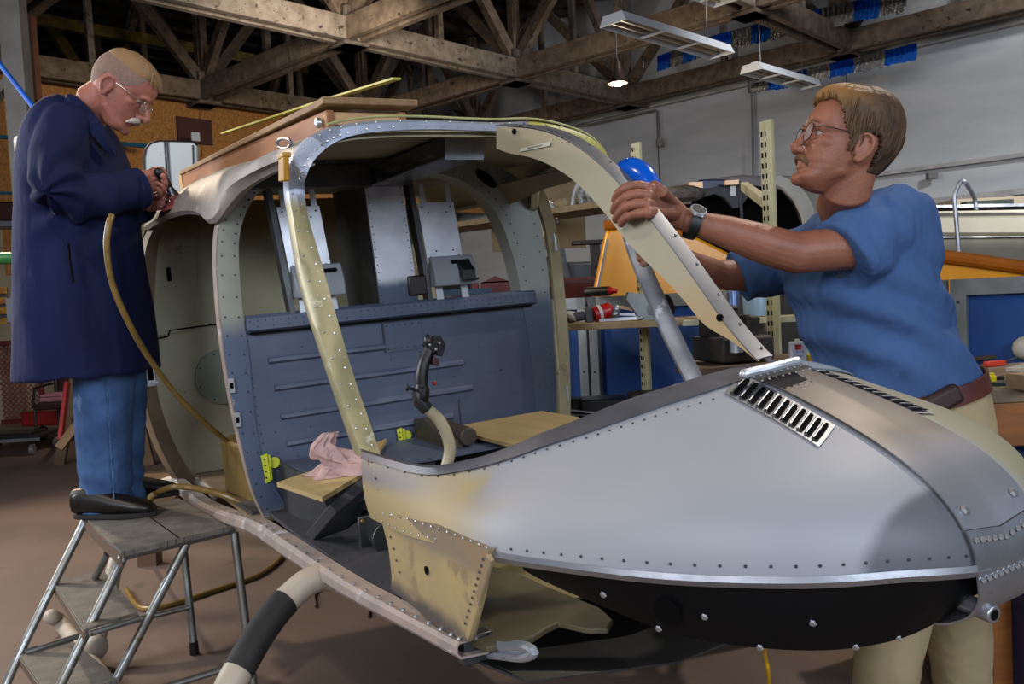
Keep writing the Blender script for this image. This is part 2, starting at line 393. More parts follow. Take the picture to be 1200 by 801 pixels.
for i in range(27):    # rivets following the sill and the chin
    u=.02+i*.032; b.rivet(nose_pt(u,.085+.02*(1-u))+nose_n(u,.09)*.001,nose_n(u,.09),.0024,1)
for i in range(24):
    u=.30+i*.028; b.rivet(nose_pt(u,.95)+nose_n(u,.95)*.001,nose_n(u,.95),.0024,1)
for i in range(15):
    u=.02+i*.02; b.rivet(nose_pt(u,.95)+nose_n(u,.95)*.001,nose_n(u,.95),.0026,2)
def uvat(a,y,mir=False):
    best=(9,0,0)
    for i in range(61):
        for j in range(41):
            p=nose_pt(i/60,j/40,mir); d=(p.x-a)**2+(p.y-y)**2
            if d<best[0]: best=(d,i/60,j/40)
    _,u,t=best; st=1/60
    for k in range(14):
        for du in(-st,0,st):
            for dt in(-st,0,st):
                uu=min(max(u+du,0),1); tt=min(max(t+dt,0),1); p=nose_pt(uu,tt,mir); d=(p.x-a)**2+(p.y-y)**2
                if d<best[0]: best=(d,uu,tt)
        if (best[1],best[2])==(u,t): st*=.5
        _,u,t=best
    return u,t
nose=obj('nose_skin',b,[mNose,mRivD,mRiv],H,solid=.004,off=-1)
# sill edge band (dark strip following the top edge of the nose)
rows=[]
def lip_rows(mir):
    out=[]
    for i in range(NU+1):
        u=i/NU*.975; p=nose_pt(u,0,mir); q=nose_pt(u,.05+.045*(1-u),mir); n=nose_n(u,.05,mir)
        out.append([p+V((-.012,0,.004)),p+n*.004,q+n*.0035])
    return out
mSillB=mk('dark_sill_strip','#5b5d64','#4c4b50',scale=8,rough=.45,metal=.3,zones=[([('X',1.3,1.16)],'#4a4143',.05),([('Y',.05,.1)],'#7f8fa0',.02)])
ribbon('sill_strip',lip_rows(False),mSillB,.003); ribbon('sill_strip',lip_rows(True),mSillB,.003)
# chin moulding: bright strip under the skin
rows=[]; 
def chin(i,n,mir): 
    u=.30+.655*i/n; return nose_pt(u,1,mir),nose_n(u,.97,mir)
for mir in (False,True):
    rr=[]
    for i in range(50):
        p,n=chin(i,49,mir); rr.append([p+n*.004+V((0,0,.005)),p+n*.006+V((0,0,-.003)),p+n*.001+V((0,0,-.011))])
    ribbon('chin_strip',rr,mAlu,.003)
# centre band over the top and round the tip
def ctr(t):
    if t<=1: return nose_pt(1,t)
    s=t-1; 
    return V((sinterp([(0,2.08),(.15,2.077),(.3,2.055),(.5,2.005),(1,1.86),(1.5,1.72)],s),CB,sinterp([(0,.20),(.15,.165),(.3,.137),(.5,.115),(1,.10),(1.5,.09)],s)))
def band_w(t): return sinterp([(0,.058),(.15,.066),(.5,.079),(.8,.08),(1,.075),(1.6,.06),(2.5,.05)],t)
def band_pt(t,b_,off=.004):
    c=ctr(t); w=abs(band_w(t)*b_)
    if t<=1:
        lo,hi=.45,1.0
        mir=b_>0; k=w/(.88 if mir else 1)
        for _ in range(18):
            m_=(lo+hi)/2
            if CB-nose_pt(m_,t).y>k: lo=m_
            else: hi=m_
        p=nose_pt((lo+hi)/2,t,mir); T=(nose_pt(1,min(t+.02,1))-nose_pt(1,max(t-.02,0))).normalized()
        x=lerp(p.x,c.x,1-(w/.08)*.35) ; p=V((x,p.y,p.z))
        n=V((-T.z,0,T.x)); return p+n*off
    e=.01; T=(ctr(t+e)-ctr(t-e)).normalized(); n=V((-T.z,0,T.x))
    base=band_pt(1,b_,0)-ctr(1)
    return c+V((base.x*(1-(t-1)*.2),band_w(t)*b_,base.z*0))+n*off
TS=.85
rows=[[band_pt(.02+i*(TS-.02)/24,j/8) for j in range(-8,9)] for i in range(25)]
b=M(); b.grid(rows)
for s_ in(-.72,.72):
    p=band_pt(TS-.075,s_,.006); b.rivet(p,V((.8,0,.6)),.007,1)
obj('centre_band',b,[mBand,mRiv],H,solid=.0025,off=0)
rows=[[band_pt(TS+.004+i*.035,j/8,.006) for j in range(-8,9)] for i in range(25)]
b=M(); b.grid(rows)
for j in range(-5,6):
    for t in (TS+.045,TS+.17):
        p=band_pt(t,j/5.6,.0085); b.rivet(p,V((1,0,.5)),.0036,1)
obj('tip_strap',b,[mAlu,mRiv],H,solid=.003,off=0)
# pitot socket under the tip
p=ctr(1.27); b=M(); b.cyl(p+V((-.03,-.03,-.0)),p+V((.022,-.035,-.004)),.013,16,0); b.cyl(p+V((.02,-.035,-.004)),p+V((.0235,-.035,-.0042)),.008,16,1)
obj('nose_socket',b,[mAlu,mHole],H,bevel=.002)
# louvre panels
def louvre(sgn):
    b=M(); mir=sgn>0
    if not mir: cs=[(1.675,-.075),(1.705,-.150),(1.905,-.165),(1.88,-.098)]
    else: cs=[(1.70,.052),(1.70,.105),(1.895,.125),(1.895,.072)]
    C=[uvat(x,y,mir) for x,y in cs]
    def q(s_,t_,off):
        u=lerp(lerp(C[0][0],C[1][0],s_),lerp(C[3][0],C[2][0],s_),t_); v=lerp(lerp(C[0][1],C[1][1],s_),lerp(C[3][1],C[2][1],s_),t_)
        return nose_pt(u,v,mir)+nose_n(u,v,mir)*off
    b.grid([[q(j/4,i/12,.003) for j in range(5)] for i in range(13)])
    for k in range(11):
        t=.06+.085*k; w=.045
        b.add([q(s_,t+dt,.0052) for s_,dt in((.14,.004),(.10,.022),(.14,w),(.5,w),(.86,w),(.90,.022),(.86,.004),(.5,.004))],[tuple(range(8))],1)
        b.grid([[q(.12,t-.026,.003),q(.12,t-.006,.0075),q(.12,t+.004,.0072)],[q(.5,t-.026,.003),q(.5,t-.006,.0078),q(.5,t+.004,.0075)],[q(.88,t-.026,.003),q(.88,t-.006,.0075),q(.88,t+.004,.0072)]],2)
    return obj('louvre_panel',b,[mAlu,mHole,mAlu],H,recalc=False)
louvre(-1); louvre(1)
# bright cap where the centre post lands
b=M(); 
cpts=[hu(872,438,c=.458),hu(893,433,c=.461),hu(914,428,c=.464),hu(934,423,c=.466)]
b.tube(smooth_path(cpts,4),.0085,10,0,round_caps=True)
for j in range(9):
    p=cpts[0].lerp(cpts[3],j/8)+V((.022,0,-.004)); b.rivet(p,V((.25,0,1)),.0024,1)
    p=p+V((.018,0,-.005)); b.rivet(p,V((.25,0,1)),.0026,1)
b.grid([[p+V((.0,0,-.004)),p+V((.033,0,-.0085))] for p in smooth_path(cpts,3)],2)
obj('post_cap',b,[mAluB,mRiv,mSteel],H)
# ---- lower side panel (triangular, cream-yellow)
def P_(px,py,b_): return hu(px,py,b=b_)
pl=[(430,535),(446,598),(510,616),(572,645),(562,700),(549,752),(520,745),(490,715),(458,690),(459,675),(455,640),(446,606),(432,570)]
poly=[P_(x,y,-.562) for x,y in pl]
b=M(); b.prism(poly,(0,.012,0))
for k in range(14):
    p=P_(lerp(449,570,k/13),lerp(601,641,(k/13)**1.25),-.566); b.rivet(p,(0,-1,0),.0032,1)
for k in range(11):
    p=P_(lerp(566,545,k/10),lerp(655,730,k/10),-.564); b.rivet(p,(0,-1,0),.003,2)
for k in range(9):
    p=P_(lerp(440,468,k/8),lerp(560,670,k/8),-.564); b.rivet(p,(0,-1,0),.003,2)
p=P_(500,668,-.5635); b.lathe([(0,0),(.008,0),(.008,.0015),(0,.0015)],p,(0,-1,0),12,3)
obj('lower_side_panel',b,[mPanelY,mRiv,mRivD,mHole],H)
b=M(); b.beam(P_(575,652,-.572),P_(549,748,-.572),.014,.008,up=(0,1,0)); obj('corner_strip',b,mPanelY,H,bevel=.002)
# ---- sill beam (rocker)
sp_=[(-1.05,-.65,-.065),(-.7,-.615,-.10),(-.35,-.59,-.085),(0,-.563,-.055),(.4,-.567,-.03),(.9,-.575,.0),(1.25,-.57,.025),(1.47,-.56,.038)]
sp_=smooth_path(sp_,5)
b=M(); rr=[]
for p in sp_:
    k_=interp([(-1,1),(.4,1),(1.3,.55)],p.x)
    rr.append([p+V((q[0],q[1]*(k_ if q[1]<0 else 1),q[2]*k_)) for q in((0,.03,.012),(0,-.008,.014),(0,-.018,.004),(0,-.02,-.018),(0,-.008,-.034),(0,.05,-.045))])
b.grid(rr)
for k,p in enumerate(sp_):
    if k%1==0: b.rivet(p+V((0,-.004,.015)),(0,-.2,1),.0035,1)
obj('sill_beam',b,[mCoat,mRiv],H,solid=.004,off=0)
b=M(); rr=[]
for p in sp_: rr.append([V((p.x,p.y+.04,p.z-.045)),V((p.x,p.y+.12,p.z-.1)),V((p.x,-.1,-.13)),V((p.x,.3,-.13)),V((p.x,-p.y-.04,p.z-.04))])
b.grid(rr); obj('belly_skin',b,mSteel,H,solid=.004)
# ---- C post rim at rear door and rear bulkhead
Cp=[(178,262),(165,290),(160,340),(158,400),(160,440),(166,480),(182,525),(203,562),(232,598)]
Cr=smooth_path([hu(x,y,a=-1.05) for x,y in Cp],5)
rr=[[p+V((0,0,0)),p+V((.03,.018,.0)),p+V((.02,.07,.02))] for p in Cr]
ribbon('rear_door_rim',rr,mTan,.004)
b=M(); q=hu(176,438,a=-1.02); b.box(q,(.02,.035,.1)); b.box(q+V((.012,0,.0)),(.02,.02,.05),mi=1); b.box(q+V((.012,0.01,.035)),(.02,.03,.012)); b.box(q+V((.012,0.01,-.035)),(.02,.03,.012)); obj('door_latch',b,[mAluB,mHole],H,bevel=.002)
# rear bulkhead with shaped recess
b=M()
out=[(-.72,.40),(-.735,.55),(-.71,.75),(-.68,.95),(-.60,1.05),(-.3,1.1),(.3,1.1),(.56,1.05),(.64,.9),(.66,.5),(.62,.1),(.5,-.08),(-.5,-.1),(-.64,-.05),(-.71,.17)]
b.prism([V((-1.08,y,z)) for y,z in out],(-.01,0,0))
rec=[(-.40,.99),(-.46,.90),(-.47,.72),(-.46,.66),(-.52,.62),(-.53,.57),(-.5,.555),(.5,.52),(.52,.9),(.45,.99)]
b.prism([V((-1.065,y,z)) for y,z in [(-.715,.545),(-.71,.75),(-.68,.92),(-.64,1.02),(-.42,1.02)]+rec[::1][1:7][::1]],(-.012,0,0))
# step line, circular plate, slot
q0=hu(178,397,a=-1.062); q1=hu(197,394,a=-1.062); q2=hu(199,387,a=-1.062); q3=hu(250,380,a=-1.062); q4=V((-1.062,.5,q3.z-.02))
for x,y in ((q0,q1),(q1,q2),(q2,q3),(q3,q4)): b.beam(x,y,.006,.006,mi=1)
cc=hu(262,441,a=-1.06); b.lathe([(0,0),(.118,0),(.120,.004),(.118,.008),(0,.008)],cc,(1,0,0),32,2)
for k in range(8):
    an=k*PI/4+.3; b.rivet(cc+V((.009,.105*math.cos(an),.105*math.sin(an))),(1,0,0),.004,1)
q=hu(198,321,a=-1.052); b.box(q,(.006,.016,.055),mi=1)
q=hu(178,317,a=-1.052); b.lathe([(0,0),(.016,0),(.016,.003),(0,.003)],q,(1,0,0),16,3)
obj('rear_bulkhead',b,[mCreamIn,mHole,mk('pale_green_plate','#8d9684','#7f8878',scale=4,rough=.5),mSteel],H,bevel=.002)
# port inner wall aft + floor aft
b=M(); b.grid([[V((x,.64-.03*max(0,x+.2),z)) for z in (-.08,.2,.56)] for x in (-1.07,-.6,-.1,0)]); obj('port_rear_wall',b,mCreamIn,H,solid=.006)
b=M(); b.grid([[V((x,y,-.06+.01*(x>-.5))) for y in (-.56,-.2,.2,.6)] for x in (-1.07,-.5,0)]); obj('rear_floor',b,mTan,H,solid=.01)
b=M(); q=hu(280,592,b=-.5); q.z=-.045; b.prism([V((-.42,-.56,-.05)),V((-.10,-.55,-.05)),V((-.10,-.47,-.05)),V((-.42,-.48,-.05))],(0,0,.015)); obj('tread_strip',b,mDark,H)
# ---- B post ring
Bo=[(311,606),(297,575),(285,530),(272,470),(263,415),(257,360),(254,300),(258,262),(268,238),(286,217),(312,203),(345,190)]
Bi=[(340,600),(322,570),(305,530),(296,470),(291,415),(283,360),(279,300),(281,270),(290,244),(304,224),(322,212),(350,203)]
Bol=smooth_path([hu(x,y,a=0) for x,y in Bo]+[V((0,-.15,1.105)),V((0,.05,1.11)),V((0,.2,1.105)),V((0,.33,1.095)),V((0,.44,1.065)),V((0,.53,1.01)),V((0,.585,.92)),V((0,.605,.8)),V((0,.615,.6)),V((0,.61,.3)),V((0,.59,.05)),V((0,.57,-.04))],5)
Bil=smooth_path([hu(x,y,a=0) for x,y in Bi]+[V((0,-.15,1.055)),V((0,.05,1.06)),V((0,.2,1.045)),V((0,.30,1.01)),V((0,.37,.955)),V((0,.42,.88)),V((0,.45,.8)),V((0,.475,.7)),V((0,.49,.57)),V((0,.51,.3)),V((0,.51,.05)),V((0,.50,-.04))],5)
n_st=11*5+1
def ringpart(i0,i1,name,mat,rv=True,inner=.0):
    b=M(); rr=[]
    for i in range(i0,i1):
        o_,n_=Bol[i],Bil[i]; rr.append([o_+V((.004,0,0)),o_.lerp(n_,.5)+V((.007,0,0)),n_+V((.004,0,0)),n_+V((-.07,0,0)) if inner else n_+V((-.015,0,0))])
    b.grid(rr)
    if rv:
        for i in range(i0,i1):
            if i%2==0:
                for f in (.2,.8): b.rivet(Bol[i].lerp(Bil[i],f)+V((.007,0,0)),(1,0,0),.0021,1)
    return obj(name,b,[mat,mRivD],H,solid=.003)
ringpart(0,n_st+4,'bulkhead_ring',mRing)
ringpart(n_st+3,len(Bol),'port_bulkhead_ring',mPortRing,inner=1)
# starboard side strip of the B post (outer skin)
rr=[]
for i in range(0,n_st-4):
    p=Bol[i]; t=i/(n_st-5); wd_=interp([(0,.012),(.3,.035),(.6,.06),(.8,.11),(1,.04)],t)
    nrm=V((0,-.006,.003)); rr.append([p+V((-wd_*1.15,.004,0)),p+V((-wd_*.5,-.006,0)),p+V((.002,-.002,0))])
ribbon('door_post_skin',rr,mCoat,.004)
for (x,y) in ((268,452),(275,492)):
    b=M(); q=hu(x,y,a=.012); b.box(q+V((0,.008,0)),(.012,.018,.046)); b.box(q+V((.0065,.008,0)),(.002,.010,.018),mi=1)
    obj('striker_plate',b,[mk('worn_striker_metal','#9c9c9c',rough=.4,metal=.6),mHole],H,bevel=.002)
# ---- roof rails (starboard, port), roof skin
RB=[(-1.06,-.645,.985),(-.7,-.635,.985),(-.3,-.62,.965),(-.1,-.605,.937),(-.04,-.597,.908),(.03,-.585,.908),(.09,-.562,.945),(.18,-.535,.98),(.35,-.505,.998),(.55,-.50,.99),(.76,-.525,.955)]
RT=[(-1.06,-.55,1.10),(-.7,-.545,1.10),(-.3,-.535,1.088),(-.1,-.525,1.078),(-.04,-.522,1.072),(.03,-.52,1.066),(.09,-.52,1.060),(.18,-.515,1.053),(.35,-.505,1.047),(.55,-.50,1.038),(.76,-.49,1.012)]
RBs=smooth_path(RB,4); RTs=smooth_path(RT,4)
def rail(mir):
    rr=[]
    for p,q in zip(RBs,RTs):
        row=[]
        o_=V((0,-.028,.0)); 
        for t,k,dz in ((0,-.9,.006),(0,0,0),(.0,.35,.012),(.3,.95,0),(.62,1.0,.0),(.88,.75,.0),(1,.3,0),(1,-.9,.012)):
            c=p.lerp(q,t)+o_*k+V((0,0,dz)); 
            if mir: c.y=-c.y-.11*max(0,min(1,(c.x+.1)/.86))-.09*max(0,(c.x-.5)/.26)
            row.append(c)
        rr.append(row)
    return rr
ribbon('roof_rail',rail(False),mk('rail_primer','#958d86','#7f7b78',scale=6,rough=.55,spots=(6,.57,'#b0aba6'),zones=[([('X',-.35,-.6)],'#6e675b',.2)]),.004)
ribbon('port_roof_rail',[r for r in rail(True) if r[1].x<.56],mCream,.004)
rs,rp=rail(False),rail(True)
rr=[]
for A_,B_ in zip(rs,rp):
    p,q=A_[-1],B_[-1]; rr.append([p.lerp(q,t/10)+V((0,0,sinterp([(-1,.02),(.5,.035),(.76,.022)],p.x)*(1-(2*t/10-1)**2)**.6)) for t in range(11)])
ribbon('roof_skin',rr,mCream,.006)
# inner ceiling lining
rf=rr; rr=[[p+V((0,0,-.014)) for p in r] for r in rr]
ribbon('ceiling_lining',rr,mk('ceiling_lining_paint','#8f886e','#7c765e',scale=4,rough=.6),.003)
ribbon('roof_front_closure',[[p+V((-.025,0,.002)) for p in rf[-1]],[p+V((-.025,0,-.014)) for p in rf[-1]]],mCream,.003)
# ---- front windshield frame
Fo=[hu(425,535,b=-.56),hu(410,493,b=-.562),hu(395,450,b=-.563),hu(378,400,b=-.563),hu(362,350,b=-.562),hu(351,300,b=-.56),hu(344,255,b=-.553),hu(339,222,b=-.545),hu(341,192,a=.78),hu(350,175,a=.765)]+[hu(x,y,a=.75) for x,y in((365,161),(385,151),(410,145),(450,141),(500,141),(545,143),(583,144),(620,143),(650,147),(680,156),(700,168),(715,188))]+[hu(726,215,b=.40),hu(740,250,b=.40),hu(758,300,b=.40),hu(778,345,b=.40),hu(800,395,b=.40),hu(830,455,b=.40)]
Fi=[hu(446,535,b=-.525),hu(432,493,b=-.525),hu(417,450,b=-.525),hu(402,400,b=-.525),hu(388,350,b=-.525),hu(374,300,b=-.522),hu(361,255,b=-.517),hu(356,222,b=-.51),hu(359,205,a=.795),hu(367,188,a=.78)]+[hu(x,y,a=.765) for x,y in((381,174),(397,164),(419,157),(452,153),(500,151),(545,152),(583,153),(616,152),(645,158),(670,167),(688,180),(699,200))]+[hu(713,225,b=.375),hu(727,260,b=.37),hu(741,305,b=.37),hu(761,352,b=.37),hu(784,405,b=.37),hu(813,462,b=.37)]
Fo=smooth_path(Fo,5); Fi=smooth_path(Fi,5); nF=len(Fo)
cen=V((.8,-.05,.6))
def frame_part(i0,i1,name,mat,rv=1,k=.045):
    b=M(); rr=[]
    for i in range(i0,i1):
        o_,n_=Fo[i],Fi[i]; back=V((-k,0,0)); mid=o_.lerp(n_,.45)+V((.004,0,.004))
        ou=(o_-n_).normalized()
        rr.append([n_+back*.3,n_,mid,o_,o_+ou*.004+back*.5,o_+back])
    b.grid(rr)
    if rv:
        for i in range(i0,i1):
            if i%2==0 : b.rivet(Fo[i].lerp(Fi[i],.72)+V((.003,-.001,0)),V((1,-.5,.3)),.0023,1)
            if i%3==1 : b.rivet(Fo[i].lerp(Fi[i],.22)+V((.003,-.002,.002)),V((.7,-.7,.3)),.0021,1)
    return obj(name,b,[mat,mRiv],H,solid=.003)
i1=10*5; i2=17*5; i3=22*5
frame_part(0,i1+1,'windshield_post',mYellowG)
frame_part(i1,i2+1,'windshield_header',mk('header_blue_silver','#9da6b8','#8b94a5',scale=9,rough=.4,metal=.5,spots=(12,.64,'#b3b7a0')))
frame_part(i2,i3+1,'port_header',mk('zinc_header','#a5a33c','#8a8a4a',scale=16,rough=.5))
frame_part(i3,nF,'port_windshield_post',mk('mottled_post_metal','#85878a','#63656a',scale=10,rough=.42,metal=.75,spots=(9,.6,'#a6a8ab')),rv=0,k=.03)
# zinc rim along the outside top of header
b=M(); b.tube([p+V((-.01,0,.012)) for p in Fo[11*5:21*5]],.0032,8); obj('header_seal',b,mk('pale_zinc_edge','#a3a271','#8f8d55',scale=20,rough=.5),H)
# ---- centre post
Oo=[(583,149),(605,149),(630,152),(655,160),(680,174),(705,194),(730,219),(755,248),(780,280),(805,314),(830,350),(855,385),(880,414),(889,423)]
Ii=[(583,174),(600,180),(622,184),(645,193),(668,207),(690,227),(712,252),(732,278),(755,303),(780,327),(804,353),(828,381),(860,400),(889,423)]
A_=[hu(x,y,b=-.03) for x,y in Oo]; B_=[hu(x,y,b=-.03) for x,y in Ii]
As=smooth_path(A_,3); Bs=smooth_path(B_,3)
b=M(); b.grid([[p,q] for p,q in zip(As,Bs)])
for x,y in ((603,154),(727,224),(844,372)):
    q=hu(x,y,b=-.0345); b.lathe([(0,0),(.0045,0),(.0045,.002),(0,.002)],q,(0,-1,0),10,1)
post=obj('centre_post',b,[mk('cream_post_paint','#a29b7f','#99927a',scale=3,rough=.5,zones=[([('Z',.66,.5)],'#a88f62',.08)]),mHole],H,solid=.006)
rr=[]
for i in range(len(As)):
    T=(As[min(i+1,len(As)-1)]-As[max(i-1,0)]).normalized(); n=V((0,1,0)).cross(T)
    if n.z+n.x<0: n=-n
    t=i/(len(As)-1); p=As[i]+n*.004
    rr.append([p+V((0,-.006,0)),p+V((0,.014,0))+n*.003,p+V((0,.030,0))+n*.003,p+V((0,.032,0))-n*.012])
b=M(); b.grid(rr)
for i in range(0,len(rr)-1,3): b.rivet(rr[i][2]+V((0,-.008,.002)),V((.7,0,.7)),.002,1)
obj('post_flange',b,[mk('post_flange_metal','#7f8287','#6b6e73',scale=9,rough=.5,metal=.75),mSteel],post,solid=.003)
# printed tape on the post
tq=[hu(609,178,b=-.0355),hu(611,173.5,b=-.0355),hu(646,165.5,b=-.0355),hu(645,170.5,b=-.0355)]
b=M(); b.prism([tq[0],tq[1],tq[2],tq[3]],(0,-.0006,0)); obj('printed_tape',b,mk('pale_tape','#b9bcae',rough=.5),post)
ex=(tq[3]-tq[0]).normalized(); ey=(tq[1]-tq[0]); ey=(ey-ex*ey.dot(ex)).normalized(); ez=ex.cross(ey)
Mt=Matrix((ex,ey,ez)).transposed().to_4x4(); Mt.translation=(tq[0]+tq[2])/2+V((0,-.001,0))
text('tape_lettering','WINDSCREEN CENTRE POST',.0052,Mt,mk('grey_ink','#6f7068',rough=.6),post,.0002)
# ---- lower bulkhead (blue-grey) with belt ledge, ribs and patch
def yl(z): return interp([(-.04,-.50),(.2,-.53),(.45,-.545),(.60,-.54)],z)
b=M(); rows=[[V((0,lerp(yl(z),.54,t/12),z)) for t in range(13)] for z in (-.02,.1,.2,.3,.4,.5,.585)]
b.grid(rows)
for k,(z,y0,y1) in enumerate(((.46,-.47,-.07),(.37,-.46,.22),(.275,-.45,.25),(.185,-.44,.16),(.095,-.42,.0))):
    z0=z-.0
    rr=[[V((h_,y,z0+dz)) for dz,h_ in((.012,0.001),(.006,.010),(-.004,.012),(-.012,.001))] for y in [lerp(y0,y1,t/10) for t in range(11)]]
    b.grid(rr,0); 
    b.add([rr[0][i] for i in range(4)],[(0,1,2,3)]); b.add([rr[-1][i] for i in range(4)],[(0,1,2,3)])
b.box((.003,.0,.49),(.003,.14,.10)); b.box((.005,-.075,.49),(.002,.003,.10),mi=1)
for k in range(6): b.rivet((.005,-.06+k*.024,.53),(1,0,0),.0028,1); b.rivet((.005,-.06+k*.024,.45),(1,0,0),.0028,1)
random.seed(3)
for k in range(40): 
    y=lerp(-.5,.45,random.random()); z=random.choice([.06,.14,.23,.32,.42,.5])+random.uniform(-.01,.01); b.rivet((.001,y,z),(1,0,0),.0025,1)
for z in [.02+.03*k for k in range(18)]: b.rivet((.001,yl(z)+.015,z),(1,0,0),.0028,1)
b.box((.002,.19,.12),(.002,.003,.24),mi=1)
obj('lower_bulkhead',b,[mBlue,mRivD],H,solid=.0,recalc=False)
b=M(); b.prism([V((x,-.53,z)) for x,z in((0,.61),(.022,.60),(.022,.562),(.008,.552),(0,.552))],(0,1.07,0))
for k in range(44):
    y=-.52+k*.0245; b.rivet((.022,y,.59),(1,0,0),.0026,1)
    if k%2: b.rivet((.022,y,.572),(1,0,0),.0026,1)
b.box((.012,0,.552),(.022,1.04,.006),mi=2)
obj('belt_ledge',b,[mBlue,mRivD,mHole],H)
# ---- centre column
b=M(); c0=hu(428,222,a=.0); 
yA=[(.575,.0,.13),(.95,-.085,.075)]
pts=[hu(x,y,a=.01) for x,y in((447,362),(491,356),(470,205),(426,212))]
b.prism(pts,(-.006,0,0)); 
for k in range(16):
    z=.61+.026*k; t=(z-.58)/.45
    b.rivet((.011,lerp(pts[0].y,pts[3].y,t)+.008,z),(1,0,0),.0025,1); b.rivet((.011,lerp(pts[1].y,pts[2].y,t)-.008,z),(1,0,0),.0025,1)
obj('centre_column',b,[mk('column_aluminium','#d4d7de','#a5a9b0',scale=4,rough=.28,rough2=.42,metal=.7,bump=.03,bscale=14,zones=[([('Z',.70,.66)],'#515c6e',.05)]),mRivD],H)
b=M(); b.grid([[pts[0]+V((0,-.001,0)),pts[0]+V((-.32,-.0,0))],[pts[3]+V((0,-.001,0)),pts[3]+V((-.32,-.0,0))]]); obj('column_side',b,mSteel,H,solid=.004)
# header crossbeam over the openings and roof duct
b=M(); b.prism([V((x,-.50,z)) for x,z in((-.03,1.0),(.05,1.0),(.05,1.075),(-.03,1.08))],(0,.42,0)); obj('header_crossbeam',b,mSteel,H,bevel=.003)
DA=.60; dq=[hu(x,y,a=DA) for x,y in ((521,158),(521,187),(566,187),(569,159))]
b=M(); b.prism([V((-.08,p.y,p.z)) for p in (dq[0],dq[1]+V((0,0,.006)),dq[2]+V((0,0,.006)),dq[3])],(DA+.08,0,0)); 
obj('roof_duct',b,[mk('duct_metal','#5e6064','#4a4b4f',scale=5,rough=.28,rough2=.42,metal=.9,stretch=(1,1,5),spots=(9,.56,'#8c8e92')),mRiv],H,bevel=.004)
b=M(); b.prism([V((DA+.0005,p.y,p.z)) for p in dq],(.003,0,0)); obj('duct_end_plate',b,mAlu,H)
# ---- belt reel brackets
def bracket(yc,label):
    r=bpy.data.objects.new('belt_reel_bracket',None); COL.objects.link(r); r.parent=H; r.location=(0,yc,0)
    def lean(z): return -(z-.58)*.10
    b=M(); b.prism([V((.012,-.075+lean(.74),.735)),V((.012,.065+lean(.74),.735)),V((.012,.065+lean(.94),.945)),V((.012,-.075+lean(.94),.945))],(-.004,0,0))
    for y,z in((-.06,.755),(.05,.755),(-.06,.93),(.05,.93),(-.035,.775),(.03,.775),(-.04,.91),(.03,.91)): b.rivet((.013,y+lean(z),z),(1,0,0),.0035,1)
    obj('reel_plate',b,[mAluB,mRivD],r)
    b=M(); b.prism([V((.016,-.082+lean(.58),.575)),V((.016,-.100+lean(.58),.575)),V((.016,-.100+lean(1.0),1.02)),V((.016,-.082+lean(1.0),1.02))],(-.045,0,0)); obj('side_channel',b,mSteel,r)
    for y in (-.05,.05):
        b=M(); b.prism([V((.008,y-.014+lean(.6),.575)),V((.008,y+.014+lean(.6),.575)),V((.008,y+.012+lean(.7),.70)),V((.008,y-.012+lean(.7),.70))],(.004,0,0)); obj('hanger_strap',b,mAluB,r)
        b=M(); b.prism([V((.008,y-.01+lean(.95),.94)),V((.008,y+.01+lean(.95),.94)),V((.008,y+.008+lean(1.0),1.01)),V((.008,y-.008+lean(1.0),1.01))],(.004,0,0)); obj('hanger_strap',b,mAluB,r)
    b=M(); Y=lean(.68)
    b.prism([V((x,-.078+Y,z)) for x,z in((.0,.755),(.03,.755),(.055,.70),(.055,.65),(.0,.65))],(0,.165,0))
    bx=obj('reel_housing',b,mk('reel_grey_paint','#7b8188','#6f757c',scale=4,rough=.45),r,bevel=.004)
    b=M(); b.box((.0435,.03+Y,.732),(.004,.06,.014),Matrix.Rotation(math.radians(-24),3,'Y')); b.cyl((.041,.0+Y,.732),(.046,.0+Y,.734),.007,10); b.cyl((.041,.06+Y,.732),(.046,.06+Y,.734),.007,10)
    obj('belt_slot',b,mHole,bx)
    return r,Y
r1,_=bracket(-.285,''); r2,Yb=bracket(.205,'')
b=M(); b.prism([V((x,.015+Yb,z)) for x,z in((.045,.74),(.085,.70),(.09,.665),(.075,.66),(.045,.70))],(0,.05,0)); b.box((.075,.05+Yb,.668),(.02,.055,.012)); obj('belt_tongue',b,mBlack,r2,bevel=.003)
b=M(); b.box((-.02,-.13+Yb,.66),(.08,.07,.07)); obj('reel_drum_cover',b,mk('brown_black_plastic','#201715',rough=.4),r2,bevel=.006)
# port beam across from ring to windshield frame + lightening hole
q=[hu(583,213,a=.0),hu(690,190,b=.38),hu(705,207,b=.38),hu(640,218,b=.45)]
b=M(); rr=[[V((.0,.42,1.0)),V((.0,.47,.93))],[V((.25,.44,1.0)),V((.25,.475,.955))],[V((.6,.40,.985)),V((.6,.43,.95))],[V((.75,.375,.97)),V((.75,.40,.935))]]; b.grid(rr); obj('port_door_header',b,mk('beige_door_header','#857b62','#756c55',scale=5,rough=.55),H,solid=.004)
b=M(); rr=[]
for p in smooth_path([hu(607,250,a=.06),hu(602,232,a=.06),hu(607,220,a=.06),hu(620,214,a=.06)],4): rr.append([p,p+V((.07,.01,0))])
b.lathe([(0,0),(.05,0)],(0,0,0)); b.v=[];b.f=[];b.mi=[]
b.sph((.013,.385,1.035),(.004,.055,.024),8,Matrix.Identity(3) and 0,R=Matrix.Rotation(math.radians(38),3,'X')@Matrix.Identity(3)) if False else b.sph((.013,.375,1.025),(.004,.05,.02),8,0,R=Matrix.Rotation(math.radians(-38),3,'X'))
obj('lightening_hole',b,mHole,H)
b=M()
rr=[]
